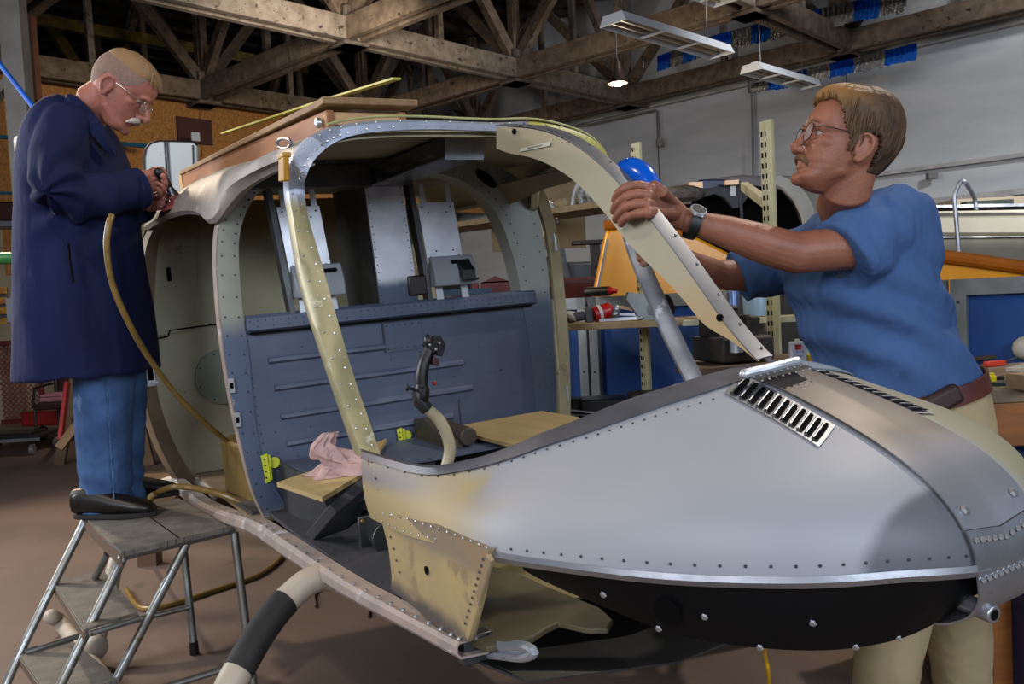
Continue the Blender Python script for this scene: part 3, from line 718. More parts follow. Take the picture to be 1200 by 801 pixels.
for p in smooth_path([V((.02,.60,.05)),V((.02,.625,.35)),V((.02,.625,.62)),V((.02,.615,.8)),V((.03,.58,.93)),V((.06,.53,.98))],4): rr.append([p+V((.0,-.0,0)),p+V((.045,.015,0)),p+V((-.05,.02,0))])
ribbon('port_door_jamb',rr,mCream,.004)
b=M(); b.box((.05,.628,.78),(.01,.012,.07)); b.box((.05,.628,.2),(.01,.012,.07)); obj('port_hinge_plate',b,mAluB,H,bevel=.002)
# ---- floor and seat structure
fl=[V((0.005,-.52,-.02)),V((.4,-.535,-.01)),V((.9,-.54,.012)),V((1.12,-.535,.02)),V((1.12,-.40,.022)),V((.80,-.36,.0)),V((.55,-.30,-.01)),V((.5,-.1,-.01)),V((0.005,-.1,-.02))]
b=M(); b.prism(fl,(0,0,-.012)); 
for k in range(20): b.rivet(fl[0].lerp(fl[3],k/19)+V((0,.012,.001)),(0,0,1),.0025,1)
obj('cabin_floor',b,[mDark,mRivD],H)
b=M(); b.grid([[V((x,y,.0+.12*max(0,x-1.35)**1.5-.02)) for y in (-.50,-.3,-.1,.1,.3,.48)] for x in (.5,.8,1.1,1.3)]); obj('forward_floor_pan',b,mk('yellowed_floor_pan','#8d8058','#77704c',scale=5,rough=.55,spots=(6,.58,'#5f5a40')),H,solid=.006)
# seat box
zs=.135
sb=[V((.02,-.46,zs)),V((.34,-.465,zs)),V((.34,-.10,zs)),V((.02,-.10,zs))]
b=M(); b.grid([[V((.02,-.47,-.02)),V((.20,-.47,-.02)),V((.33,-.42,-.01)),V((.36,-.1,-.0))],[V((.02,-.47,zs)),V((.20,-.475,zs)),V((.36,-.45,zs)),V((.40,-.1,zs))]]); obj('seat_front',b,mDark,H,solid=.006)
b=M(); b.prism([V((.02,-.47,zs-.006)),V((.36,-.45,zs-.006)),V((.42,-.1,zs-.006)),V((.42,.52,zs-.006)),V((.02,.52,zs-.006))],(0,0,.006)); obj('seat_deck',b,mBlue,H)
# sloping dark support
P1=[hu(358,625,c=.01),hu(386,591,c=.13),hu(430,556,c=.15),hu(437,578,c=.12),hu(418,588,c=.09),hu(400,611,c=.03)]
b=M(); b.prism(P1,(.02,.01,-.02)); obj('seat_gusset',b,mDark,H,bevel=.003)
# throttle/valve block bolted to the pan
q=hu(442,623,c=.03); b=M(); b.box(q,(.015,.10,.10)); b.cyl(q,q+V((.07,0,0)),.034,16); b.cyl(q+V((.07,0,0)),q+V((.075,0,0)),.042,16); 
for s1 in(-1,1):
    for s2 in(-1,1): b.cyl(q+V((.005,.04*s1,.04*s2)),q+V((.016,.04*s1,.04*s2)),.007,8,1)
obj('pedal_bearing_block',b,[mSteel,mk('brass_bolt','#8d6f4a',rough=.4,metal=.7)],H,bevel=.003)
# yellow-green hinge fittings on the bulkhead
def fitting(px,py,s):
    q=hu(px,py,a=.012)
    b=M(); b.prism([q+V((0,y*s,z*s)) for y,z in((-.022,.04),(-.002,.045),(.0,-.045),(-.015,-.05))],(.004,0,0)); b.lathe([(0,0),(.018*s,0),(.018*s,.004),(0,.004)],q+V((.0,.018*s,.012*s)),(1,0,0),14); b.box(q+V((.006,.003,0)),(.012,.004,.08*s))
    for k in range(4): b.lathe([(0,0),(.003,0),(.003,.001),(0,.001)],q+V((.0045,-.012*s,(.028-.02*k)*s)),(1,0,0),8,1)
    return obj('hinge_fitting',b,[mk('yellow_green_fitting','#c3cf3a','#b4bd30',scale=30,rough=.45),mHole],H)
fitting(315,547,1.0); fitting(472,514,.9)
b=M(); b.prism([V((.02,.0,.13)),V((.34,-.02,.13)),V((.34,-.02,.165)),V((.10,.0,.21)),V((.02,.0,.2))],(0,.05,0)); b.cyl((.04,.06,.18),(.36,.04,.17),.03,12); obj('seat_belt_guide',b,mk('brown_grey_metal','#4c443c','#38322c',scale=8,rough=.5,metal=.3),H,bevel=.004)
# ---- chin structure under the nose
b=M(); lob=[(548,748),(556,705),(566,660),(600,668),(650,690),(705,712),(718,725),(712,735),(690,736),(655,728),(640,735),(625,745),(600,752),(570,757)]
b.prism([hu(x,y,c=.035) for x,y in lob],(0,0,-.012)); obj('chin_floor_plate',b,mk('green_grey_chin_floor','#5c543b','#49452f',scale=5,rough=.55,spots=(7,.56,'#474a3c')),H,bevel=.003)
b=M(); rr=[]
for i in range(31):
    u=.33+.64*i/30; K=nose_pt(u,1); n=V((K.x-1.4,K.y*1.4,0)).normalized()
    t=i/30; D=sinterp([(0,.05),(.15,.08),(.35,.12),(.6,.135),(.8,.125),(1,.07)],t)
    k0=K-n*.012; rr.append([k0+V((0,0,-.004)),k0-n*.012+V((0,0,-D*.5)),k0-n*.035+V((0,0,-D*.85)),k0-n*.09+V((0,0,-D))])
bel=rr+[[V((p.x,2*CB-p.y,p.z)) for p in r] for r in rr[::-1]]
b.grid(bel)
for (i,j) in ((6,1),(9,2),(12,1),(15,2),(18,1),(21,2),(24,2)): b.rivet(rr[i][j]+V((0,-.003,0)),(0.4,-1,-.3),.0038,1)
q=rr[10][1]; b.lathe([(0,0),(.018,0),(.018,.003),(0,.003)],q+V((0,-.006,.0)),(.3,-1,-.2),14,2)
obj('belly_fairing',b,[mBelly,mRiv,mHole],H,solid=.005)
# bottom pan closing the belly
b=M(); ring=[r[-1] for r in rr]; pan=ring+[V((p.x,2*CB-p.y,p.z)) for p in ring[::-1]]
b.add(pan+[V((1.62,CB,.10))],[(i,i+1,len(pan)) for i in range(len(pan)-1)]); obj('belly_pan',b,mBelly,H,solid=.004)
# black sheet standing in for the shade behind the chin opening
b=M(); b.grid([[V((1.72+.3*y*0,y,z)) for z in (.13,.2)] for y in (-.36,-.2,.1,.30)]); obj('chin_shade_sheet',b,mBelly,H,solid=.005)
# bright bent tube end by the toe
b=M(); q=[hu(x,y,b=-.5) for x,y in((566,752),(590,757),(612,756),(626,764),(612,770),(590,768),(568,766))]
b.tube(smooth_path(q,4),.008,8,round_caps=True); b.prism([p+V((0,.0,-.004)) for p in q],(0,.004,.004)); obj('bent_tube_end',b,mAluB,H)
b=M(); b.box(hu(557,757,b=-.52),(.03,.06,.05)); obj('toe_bracket',b,mSteel,H,bevel=.004)
# ---- landing gear: cross tube and skid
skm=mk('skid_white_paint','#b0a79a','#a39684',scale=8,rough=.5,spots=(14,.66,'#6d6253'))
lg=[hu(395,670,b=-.50),hu(372,676,b=-.56)]
w1=wz(372,676,.62); 
def gp(px,py,b_): return hu(px,py,b=b_)
ct=[V((.66,-.2,-.09)),V((.70,-.45,-.085)),gp(376,676,-.58),gp(340,699,-.66),gp(308,737,-.74),gp(285,775,-.80),gp(268,806,-.84),gp(255,845,-.87),gp(240,890,-.91)]
sm=smooth_path(ct,6)
gear=bpy.data.objects.new('landing_gear',None); COL.objects.link(gear); gear.parent=H
b=M(); b.tube(sm,[.034]*len(sm),16); obj('cross_tube',b,skm,gear)
i0=18; 
b=M(); b.tube(sm[19:33],.0355,16); obj('black_step_sleeve',b,mk('black_grip_tape','#121113','#1a191b',scale=30,rough=.7,bump=.1,bscale=200),gear)
sk=[wz(60,722,.10),wz(72,730,.05),wz(100,768,.045),wz(130,808,.045),wz(200,925,.045)]
sk=[HM.inverted()@p for p in sk]
b=M(); b.tube(smooth_path(sk,5),.030,16,round_caps=True); obj('skid_tube',b,skm,gear)
b=M(); q=HM.inverted()@wz(112,757,.08); q2=HM.inverted()@wz(125,742,.14); q2=HM.inverted()@wd(126,705,q2 and 3.25); b.tube(smooth_path([q,q2,HM.inverted()@wd(137,655,3.35),HM.inverted()@wd(160,600,3.5),HM.inverted()@wd(200,565,3.7),V((-.75,-.45,-.10))],4),.03,12); b.sph(q,(.055,.045,.05),7); obj('rear_cross_tube',b,skm,gear)
# ---- objects carried in the cabin (own things)
mGrip=mk('grip_black','#0c0b0d','#131114',scale=20,rough=.45,bump=.05)
stick=thing('control_stick','black pistol-grip control stick on a cream bent tube rising behind the windshield sill','control stick',mat=HM)
cx=[hu(x,y,a=.62) for x,y in((519,560),(527,530),(524,510),(514,491),(500,478),(493,471))]
b=M(); b.tube(smooth_path(cx,5),.0165,14); obj('stick_tube',b,mk('cream_stick_paint','#b5a98c','#a99c7c',scale=9,rough=.35),stick)
b=M(); b.tube([hu(x,y,a=.62) for x,y in((500,479),(492,470),(491,461),(494,458))],[.019,.021,.02,.018],12); obj('grip_socket',b,mSteel,stick)
b=M(); b.tube(smooth_path([hu(x,y,a=.62) for x,y in((494,463),(494,452),(494,440),(497,425),(503,411),(506,402))],4),[lerp(.021,.019,t/20) if t>3 else .026 for t in range(21)],14,ell=.8,round_caps=True)
q=hu(508,403,a=.62); b.box(q,(.045,.045,.03),Matrix.Rotation(.5,3,'X')); q=hu(502,400,a=.63); b.sph(q,(.015,.013,.02),6)
q=hu(514,409,a=.62); b.box(q,(.03,.022,.034),Matrix.Rotation(-.4,3,'X')); b.beam(hu(490,457,a=.62),hu(476,454,a=.62),.008,.008); b.cyl(hu(477,450,a=.62),hu(477,458,a=.62),.004,8)
obj('grip',b,mGrip,stick,bevel=.004)
b=M(); b.prism([hu(x,y,a=.635) for x,y in((508,417),(515,420),(515,429),(507,427))],(-.02,0,0)); obj('trigger',b,mk('dark_red_trigger','#3f2022',rough=.4),stick,bevel=.002)
b=M()
b.sph(hu(509,449,a=.64),.006,5)
obj('red_button',b,mk('red_plastic','#a01c1c',rough=.3),stick)
b=M(); b.sph(hu(504,404,a=.65),.004,4); b.sph(hu(511,409,a=.65),.0045,4); b.sph(hu(515,402,a=.65),.0045,4); obj('thumb_switch',b,mRiv,stick)
# plywood boards on the seat decks
mPly=mk('pale_plywood','#b09a68','#a28c5d',scale=3,rough=.7,stretch=(1,6,1),spots=(3,.66,'#a8a26a'))
pb=[(325,569),(357,560),(420,558),(434,560),(382,588)]
b=M(); b.prism([hu(325,570,c=.145),hu(365,556,c=.145),V((.06,-.12,.145)),hu(430,556,c=.145),hu(378,588,c=.145)],(0,0,.012))
o=obj('plywood_board',b,mPly); o.matrix_world=HM; tag(o,'pale plywood board on the seat under the pink rag','plywood board')
b=M(); b.prism([V((.06,.12,.145)),V((.06,.50,.145)),V((.30,.50,.145)),V((.55,.40,.145)),V((.62,.10,.145)),V((.3,.1,.145))],(0,0,.012))
o=obj('plywood_board',b,mPly); o.matrix_world=HM; tag(o,'pale plywood board on the far seat behind the cream control stick tube','plywood board')
# rag
random.seed(5)
b=M(); q=hu(400,553,c=.158); rows=[]
for i_ in range(26):
    row=[]
    for j_ in range(72):
        t=i_/25; an=2*PI*j_/72
        R_=lerp(.092,.020,min(1,t*1.02)**.62)*(1+.10*math.sin(2*an+1+3*t)+.13*math.sin(5*an+7*t)*(1-.4*t)+.05*math.sin(11*an+15*t))
        n_=mnoise.noise(V((math.cos(an)*2.2,math.sin(an)*2.2,t*4)))
        h_=.115*t**1.1+.012*n_*(4*t*(1-t))+.012*abs(math.sin(2.5*an+9*t))*(1-t)*min(1,t*8)
        row.append(q+V((R_*math.cos(an)*.75+.01*n_,R_*math.sin(an)*1.05-.035*t+.02*math.sin(t*7)+.012*n_,max(0,h_))))
    rows.append(row)
b.grid(rows,cu=True); b.f.append(tuple(len(b.v)-72+j_ for j_ in range(72))); b.mi.append(0)
o=obj('rag',b,mk('pink_terry_cloth','#bb9c97','#a88a85',scale=30,rough=.95,bump=.5,bscale=90),angle=180); o.matrix_world=HM; tag(o,'crumpled dusty pink rag heaped on the plywood board inside the cabin','rag')
# padded block in rear cabin
b=M(); q=hu(268,560,a=-.30); b.prism([V((x,y,-.045)) for x,y in((-.62,-.5),(-.62,-.2),(-.2,-.2),(-.2,-.46),(-.26,-.52),(-.50,-.55))],(0,0,.2))
o=obj('wooden_block',b,mk('yellow_ochre_block','#8a7340','#77622f',scale=4,rough=.6,spots=(20,.68,'#5a4a28')),bevel=.012); o.matrix_world=HM; tag(o,'ochre box with chamfered corners standing on the rear cabin floor','box')
# small yellow clamp on roof rail
b=M(); b.prism([hu(x,y,b=-.575) for x,y in((333,181),(339,180),(340,212),(333,213))],(0,-.014,0)); b.box(hu(333,183,b=-.58),(.05,.02,.012))
o=obj('spring_clamp',b,mk('mustard_plastic','#a8791c',rough=.5),bevel=.003); o.matrix_world=HM; tag(o,'mustard yellow clamp hanging on the roof edge beside the front door post','clamp')
# ---- timber box on the roof
roofz=1.115
mW=mk('orange_timber','#96623a','#7c4c29',scale=5,rough=.65,stretch=(.5,5,5),spots=(4,.62,'#6a3f22'))
mWL=mk('pale_timber_end','#b8966a','#a5825a',scale=5,rough=.65,stretch=(5,.5,5))
bx=thing('wooden_box','long open wooden box lying on the cabin roof','wooden box',mat=HM)
s0,s1=hu(213,205,b=-.42),hu(380,130,b=-.42)
def rfz(x): return sinterp([(p[0],p[2]) for p in RT],x)+.014+(.036 if x>-1 else 0)
x0=s0.x; x1=s1.x+.015
b=M(); b.prism([V((x0,-.42,rfz(x0)-.0)),V((x0,-.42,s0.z+.01)),V((x1,-.42,s1.z)),V((x1,-.42,rfz(x1)-.016)),V((.35,-.42,rfz(.35)-.018)),V((-.5,-.42,rfz(-.5)-.018))],(0,.02,0)); obj('side_board',b,mW,bx,bevel=.003)
e0=hu(381,131,b=-.42); 
zt=e0.z; 
yE=hu(475,140,a=e0.x).y; yM=(-.42+yE)/2; yW=yE+.42
b=M(); zb=rfz(e0.x)+.002; b.box((e0.x-.01,yM,(zt+zb)/2),(.022,yW,zt-zb)); 
for y in (-.36,yE-.04): b.lathe([(0,0),(.012,0),(.012,.003),(0,.003)],(e0.x+.001,y,zt-.045),(1,0,0),12,1)
obj('end_board',b,[mWL,mSteel],bx,bevel=.003)
b=M(); b.prism([V((s0.x,-.43,s0.z+.0)),V((e0.x+.03,-.43,zt+.012)),V((e0.x+.03,-.33,zt+.012)),V((s0.x,-.33,s0.z+.0))],(0,0,.018)); b.box((e0.x+.005,yM+.005,zt+.022),(.06,yW+.04,.018)); b.box((s0.x+.02,yM,s0.z-.04),(.02,yW,.09)); obj('top_rim_board',b,mk('grey_pine','#8b6f4c','#75593a',scale=5,rough=.7,stretch=(.5,5,5)),bx,bevel=.003)
b=M(); b.box((s0.x-.02,-.40,s0.z-.055),(.06,.05,.14)); b.box((s0.x-.05,-.405,s0.z-.05),(.02,.04,.08)); obj('corner_block',b,mWL,bx,bevel=.003)
b=M(); b.prism([V((x0,yE-.02,rfz(x0)-.0)),V((x0,yE-.02,s0.z+.01)),V((x1,yE-.02,s1.z)),V((x1,yE-.02,rfz(x1))),V((.35,yE-.02,rfz(.35))),V((-.5,yE-.02,rfz(-.5)+.01))],(0,.02,0)); obj('side_board',b,mW,bx,bevel=.003)
b=M(); b.lathe([(0,0),(.013,0),(.013,.01),(.006,.014),(0,.014)],hu(375,144,b=-.425),(0,-1,0),14); obj('bolt_head',b,mAlu,bx)
b=M(); b.beam(hu(262,158,b=-.36)+V((0,0,.006)),hu(384,119,b=-.3)+V((0,0,.006)),.02,.006); b.beam(hu(384,119,b=-.3)+V((0,0,.006)),hu(465,92,b=-.3),.022,.005)
o=obj('folding_rule',b,mk('lime_yellow_strip','#b7b43a','#a39f30',scale=6,rough=.5)); o.matrix_world=HM; tag(o,'long lime yellow batten lying on the wooden box and sticking out past its end','batten')
b=M(); b.tube([hu(333+8*math.cos(t*PI/8),168+6*math.sin(t*PI/8),b=-.52) for t in range(17)],.004,6); obj('lifting_eye',b,mAlu,H)
# ================================================================== SHOP BACKGROUND
mSlot=mk('cream_slotted_steel','#a9a587','#97946f',scale=8,rough=.5)
mBluePan=mk('blue_fabric_panel','#0d3f83','#0b376f',scale=3,rough=.8,bump=.04,bscale=200)
mGalv=mk('grey_frame_metal','#7f8486','#6d7173',scale=10,rough=.45,metal=.5)
mPine=mk('shelf_pine','#9a8461','#84704f',scale=5,rough=.7,stretch=(1,6,6))
mOrange=mk('orange_yellow_gloss','#e29a0c','#d98f08',scale=4,rough=.25,spec=.6)
mOrangeD=mk('orange_edge_strip','#a85c0a','#96500a',rough=.4)
mWhitePl=mk('white_plastic','#c9c9c6','#b5b5b2',scale=5,rough=.4)
mGreyPl=mk('grey_plastic','#7c858a','#6a7378',scale=6,rough=.5)
mRed=mk('red_paint','#a81414','#921010',rough=.35)
mRedM=mk('red_mesh','#6e231b','#571a14',rough=.5)
mDirtW=mk('dirty_white_cloth','#a8a49b','#8e8a80',scale=12,rough=.9,bump=.4,bscale=60)
mWoodD=mk('bench_front_wood','#8a5420','#734317',scale=4,rough=.5,stretch=(1,1,8))
mBench=mk('worn_bench_top','#75624c','#5c4b3a',scale=6,rough=.6,spots=(14,.6,'#2f2924'))
mNavy=mk('navy_glossy','#0d1e44',rough=.4)
# blue framed partition panels (plane q = 3.5)
def panel(x0,x1,label,z1=1.285,q=3.5,fw=.055):
    a=uq(x0,345,q); c=uq(x1,345,q); s0,s1=a.dot(D1),c.dot(D1)
    r=thing('partition_panel',label,'partition panel',group=None)
    b=M(); b.box(rw((s0+s1)/2,q+.012,(z1+.06)/2),(abs(s1-s0)-.02,.02,z1-.08),Matrix.Rotation(math.atan2(D1.y,D1.x),3,'Z')); obj('blue_panel_board',b,mBluePan,r)
    b=M()
    for ss in (s0,s1):
        k=fw/2 if ss==min(s0,s1) else -fw/2; b.beam(rw(ss+k,q-.012,0),rw(ss+k,q-.012,z1),fw,.03,up=DN)
    b.beam(rw(min(s0,s1),q-.013,z1-.03),rw(max(s0,s1),q-.013,z1-.03),.028,.06); b.beam(rw(min(s0,s1),q-.013,.05),rw(max(s0,s1),q-.013,.05),.028,.06)
    for ss in (s0,s1):
        k=fw/2 if ss==min(s0,s1) else -fw/2
        for z in (.3,.6,.9,1.2): b.rivet(rw(ss+k,q-.03,z),-DN,.006,1)
    obj('panel_frame',b,[mGalv,mRivD],r); return r
panel(560,689,'blue partition panel with grey frame seen right beside the far cabin door post')
panel(692,856,'blue partition panel with grey frame behind the slotted cream shelf post')
panel(1040,1112,'narrow visible blue partition panel directly behind the blue T-shirt')
panel(1116,1420,'large blue partition panel with riveted pale frame above the right workbench')
# slotted posts
def slot_post(px,d,ztop,label,z0=0.0):
    p=wd(px,300,d); a=math.atan2(D1.y,D1.x)
    R=Matrix.Rotation(a,3,'Z'); r=M(); L_=ztop-z0; c=V((p.x,p.y,z0+L_/2))
    r.box(c+R@V((.014,0,0)),(.032,.004,L_),R); r.box(c+R@V((-.012,.008,0)),(.022,.018,L_),R)
    n=int(L_/.038)
    for k in range(n):
        z=z0+.02+k*.038
        r.box(V((c.x,c.y,z))+R@V((.008,.0025,0)),(.006,.002,.018),R,mi=1); r.box(V((c.x,c.y,z))+R@V((.023,.0025,0)),(.006,.002,.018),R,mi=1)
    return single('shelf_post',r,[mSlot,mHole],label,'shelf post')
slot_post(752,3.75,1.3+.172*3.75,'cream slotted steel shelf post crossing the tool plank, behind the far windshield post')
slot_post(905,3.1,1.3+.19*3.1,'tall cream slotted steel shelf post beside the older man at the nose')
# wooden upright with holed bracket
b=M(); a=wd(632,345,5.2); t=wd(627,262,5.2); b.beam(V((a.x,a.y,0)),V((a.x-.02,a.y,t.z+.08)),.05,.03); 
b.box(wd(630,262,5.15),(.07,.03,.22)); 
for k in range(5): b.box(wd(627+(k%2)*5,248+k*7,5.13),(.012,.004,.02),mi=1)
single('wooden_upright',b,[mk('pale_drilled_wood','#b9a47e','#a08b66',scale=6,rough=.6),mHole],'pale drilled wooden upright holding the end of the high parts shelf','upright')
# high shelf with parts
A=uq(470,266,5.6); B=uq(722,236,5.6)
zs=(A.z+B.z)/2; sA,sB=A.dot(D1),B.dot(D1)
b=M(); b.beam(rw(sA+1.2,5.75,zs-.04),rw(sB-.6,5.75,zs-.04),.5,.05); 
single('wall_shelf',b,mPine,'long pine shelf high up behind the cabin loaded with white parts','shelf',bevel=.004)
ts=zs-.012
def on_shelf(px,q=5.72): p=uq(px,240,q); return rw(p.dot(D1),q,ts)
b=M(); c=on_shelf(640); b.prism([c+V(v) for v in((-.13,0,0),(.12,0,0),(.12,0,.04),(-.01,0,.12),(-.11,0,.16),(-.14,0,.05))],(.02,.14,0))
single('moulded_cover',b,mWhitePl,'white moulded plastic cover on the high shelf','plastic part',bevel=.02)
b=M(); c=on_shelf(618); b.prism([c+V(v) for v in((-.07,0,0),(.06,0,0),(.06,0,.10),(.03,0,.15),(-.04,0,.13))],(.02,.03,0)); b.lathe([(0,0),(.015,0),(.015,.004)],c+V((.02,-.003,.12)),(0,-1,0),10,1)
single('bracket_plate',b,[mWhitePl,mHole],'small pale plate with a hole at the left end of the high shelf parts','bracket',bevel=.006)
b=M(); c=on_shelf(662); b.sph(c+V((0,.05,.05)),(.10,.07,.05),6); b.sph(c+V((.09,.05,.04)),(.06,.05,.04),6)
single('foam_lump',b,mk('cream_foam','#a8946f','#8f7d5b',scale=14,rough=.9,bump=.6,bscale=40),'tan lumpy foam piece between two white parts on the high shelf','foam piece')
b=M(); c=on_shelf(678); b.tube(smooth_path([c+V((-.05,.04,0)),c+V((-.02,.04,.13)),c+V((.02,.04,.2)),c+V((.05,.04,.19)),c+V((.06,.04,.02))],4),.024,8,round_caps=True,ell=1.6)
single('curved_duct',b,mWhitePl,'white arched tube piece standing on the high shelf','tube')
random.seed(11)
b=M(); c=on_shelf(702)
for k in range(9): b.sph(c+V((random.uniform(-.14,.14),random.uniform(0,.1),random.uniform(.03,.12))),(random.uniform(.04,.08),.05,random.uniform(.02,.05)),5,R=Euler((random.random()*3,random.random()*3,0)).to_matrix())
single('plastic_bag',b,mk('clear_crumpled_film','#b4b4ae','#7f7e78',scale=22,rough=.3,bump=.5,bscale=50),'crumpled clear plastic bag at the right end of the high shelf','bag')
b=M(); c=on_shelf(598,5.9); b.box(c+V((0,.1,.25)),(.32,.06,.36),Euler((0,-.1,.2)).to_matrix()); b.box(c+V((0,-.03,.05)),(.36,.3,.07))
single('upholstered_seat',b,[mk('brown_pink_vinyl','#79564a','#684538',scale=5,rough=.6)],'old brown upholstered seat stored on the high shelf','seat',bevel=.03)
b=M(); p=wd(628,215,8.2); b.box((p.x,p.y,2.1),(.9,.04,.7)); b.box((p.x-.05,p.y-.03,2.1),(.02,.02,.7)); 
single('tan_sheet',b,mk('tan_hardboard','#7a6645','#6c5938',scale=3,rough=.7),'tan hardboard sheet leaning on the wall behind the high shelf','board')
# lower things against wall seen through the cabin
b=M(); p=wd(680,309,8.5); b.box((p.x,p.y,1.05),(.32,.3,1.15)); b.box((p.x,p.y-.16,1.45),(.26,.02,.3))
single('dark_cabinet',b,mk('dark_slate_cabinet','#3f444a','#373b40',rough=.5),'dark slate cabinet against the pale wall left of the orange tail fin','cabinet',bevel=.01)
b=M(); b.beam(wd(652,270,8.3),wd(664,328,8.0),.05,.02); b.beam(wd(656,270,8.3),wd(667,328,8.0),.02,.02)
single('leaning_strip',b,mGalv,'thin pale metal strips leaning against the wall','strip')
b=M(); b.tube(smooth_path([wd(632,258,6),wd(650,256,6),wd(654,260,6),wd(650,263,6),wd(634,262,6)],4),.008,8); single('hook_rail',b,mSteel,'dark rounded wire loop under the high shelf','hook')
b=M(); p=wd(690,284,7.2); b.box(p,(.28,.2,.03)); b.box(p+V((.05,0,-.35)),(.08,.08,.68))
single('pedestal_stand',b,mk('dark_wood_stand','#2a241f',rough=.6),'dark topped pedestal stand just left of the orange fin','stand')
# red-brown wire crate
b=M(); p0=wd(628,352,6.3); p1=wd(700,352,6.3)
for k in range(26):
    t=k/25; b.beam(V((lerp(p0.x,p1.x,t),p0.y,1.25)),V((lerp(p0.x,p1.x,t)+.1,p0.y,1.42)),.006,.006); b.beam(V((lerp(p0.x,p1.x,t)+.1,p0.y,1.25)),V((lerp(p0.x,p1.x,t),p0.y,1.42)),.006,.006)
b.beam(V((p0.x,p0.y,1.42)),V((p1.x+.1,p0.y,1.42)),.02,.02); b.box(((p0.x+p1.x)/2,p0.y+.25,.7),(p1.x-p0.x+.1,.4,1.38),mi=1)
single('wire_crate',b,[mRedM,mk('rusty_brown_load','#6a4130','#59362a',scale=12,rough=.8)],'rusty red mesh crate behind the blue panels, left of the orange fin','crate')
# orange tail fin and its trailing body
r=thing('tail_fin','orange yellow aircraft tail fin rising behind the blue panels','aircraft tail fin')
D=4.9
f1=[wd(x,y,D) for x,y in((694,352),(697,340),(711,270),(714,268),(748,262),(812,275),(858,298),(880,335),(880,352))]
b=M(); b.prism(f1,(0,.12,0)); b.prism([p+V((0,.0,-.5)) if i in(0,1,2,3) and False else p for i,p in enumerate([wd(694,352,D),wd(880,352,D),wd(885,420,D),wd(690,420,D)])],(0,.12,0)); obj('fin_skin',b,mOrange,r,bevel=.02)
b=M(); b.tube([wd(x,y,D-.01) for x,y in((708,264),(722,263),(758,270),(812,275))],[.03,.026,.026,.02],8); obj('fin_cap',b,mOrangeD,r)
b=M(); b.beam(wd(712,280,D-.02),wd(699,346,D-.02),.012,.01); obj('grey_seal',b,mGreyPl,r)
b=M(); b.beam(wd(790,300,D-.01),wd(800,340,D-.01),.004,.004); obj('skin_seam',b,mHole,r)
# orange wing panel at the right
r=thing('wing_panel','long orange yellow wing panel with darker orange rounded top edge behind the T-shirt','aircraft wing')
D=4.5
b=M(); b.prism([wd(x,y,D) for x,y in((1050,285),(1090,297),(1220,318),(1220,420),(1050,420))],(.03,.15,0)); obj('wing_skin',b,mOrange,r,bevel=.02)
b=M(); b.tube([wd(x,y,D-.03) for x,y in((1040,288),(1090,298),(1145,305),(1230,317))],[.03,.034,.034,.034],10); obj('rounded_edge',b,mOrangeD,r)
# canvas covered hull behind
r=thing('canvas_hull','cream canvas covered hull behind the orange wing panel','covered hull')
b=M(); rows=[]
for x in (1040,1080,1120,1160,1210,1260):
    rows.append([wd(x,y+(0 if i else (1160-x)*.012),7.5+dz) for i,(y,dz) in enumerate(((246,.25),(250,.02),(272,0),(276,.03),(279,.0),(300,.05),(330,.3)))])
b.grid(rows); obj('canvas_cover',b,mk('cream_canvas','#b9b2a0','#a9a28f',scale=2.5,rough=.9,bump=.2,bscale=5),r,solid=.01)
b=M(); b.tube([wd(x,279-(x-1040)*.008,7.46) for x in (1040,1150,1260)],.012,6); b.tube([wd(x,245-(x-1040)*.02,7.5) for x in (1040,1150,1260)],.03,6); obj('edge_rope',b,mSteel,r)
b=M(); b.tube(smooth_path([wd(1124,297,6.8),wd(1119,240,6.8),wd(1119,228,6.8),wd(1125,214,6.8),wd(1129,212,6.8),wd(1133,216,6.8),wd(1142,232,6.9),wd(1144,246,6.9)],3),.018,8)
single('tube_handrail',b,mAluB,'bent bare metal handrail standing before the cream canvas hull','handrail')
b=M(); b.box(wd(1180,240,8.5),(1.3,.5,.12)); b.box(wd(1150,242,8.3),(.45,.3,.09),mi=1); single('covered_load',b,[mk('buff_board','#9c8f78'),mk('dark_green_strip','#2f3a34')],'buff boards and a dark green strip lying on the canvas hull','boards')
# old airframe shell behind the shelf post
r=thing('airframe_shell','derelict pale airframe shell with dark open window holes behind the slotted post','airframe')
D=5.6
outl=[(778,238),(782,228),(800,216),(830,209),(870,204),(905,206),(935,212),(955,224),(968,240),(975,262),(978,330),(775,330)]
b=M(); b.prism([wd(x,y,D+.5) for x,y in outl],(0,.5,0)); obj('shell_body',b,mk('mauve_grey_shell','#7d7474','#6c6566',scale=3,rough=.6),r,bevel=.03)
b=M(); rr=[]
for x,y in ((912,206),(930,214),(944,228),(953,246),(960,275),(963,330)): rr.append([wd(x-14,y+6,D-.02),wd(x,y,D),wd(x+22,y+2,D+.25)])
b.grid(rr); obj('shell_nose_panel',b,mk('pale_shell_panel','#b0aca2','#a09c92',scale=4,rough=.5),r,solid=.02)
b=M(); b.prism([wd(x,y,D+.42) for x,y in((786,240),(820,222),(870,215),(915,222),(930,240),(938,262),(940,330),(786,330))],(0,.05,0)); obj('shell_opening',b,mHole,r)
b=M(); b.prism([wd(x,y,D+.3) for x,y in((808,216),(822,210),(850,210),(880,214),(880,224),(840,224),(815,222))],(0,.08,0)); obj('shell_canopy_panel',b,mNavy,r,bevel=.01)
b=M(); b.prism([wd(x,y,D+.25) for x,y in((815,222),(880,214),(876,232),(868,243),(860,244),(850,232),(838,227),(800,238),(785,240))],(0,.05,0)); b.tube([wd(x,y,D+.24) for x,y in((871,214),(868,232),(870,262))],.012,6,mi=0); obj('shell_liner',b,mk('charcoal_liner','#3a3c40',rough=.7),r,bevel=.005)
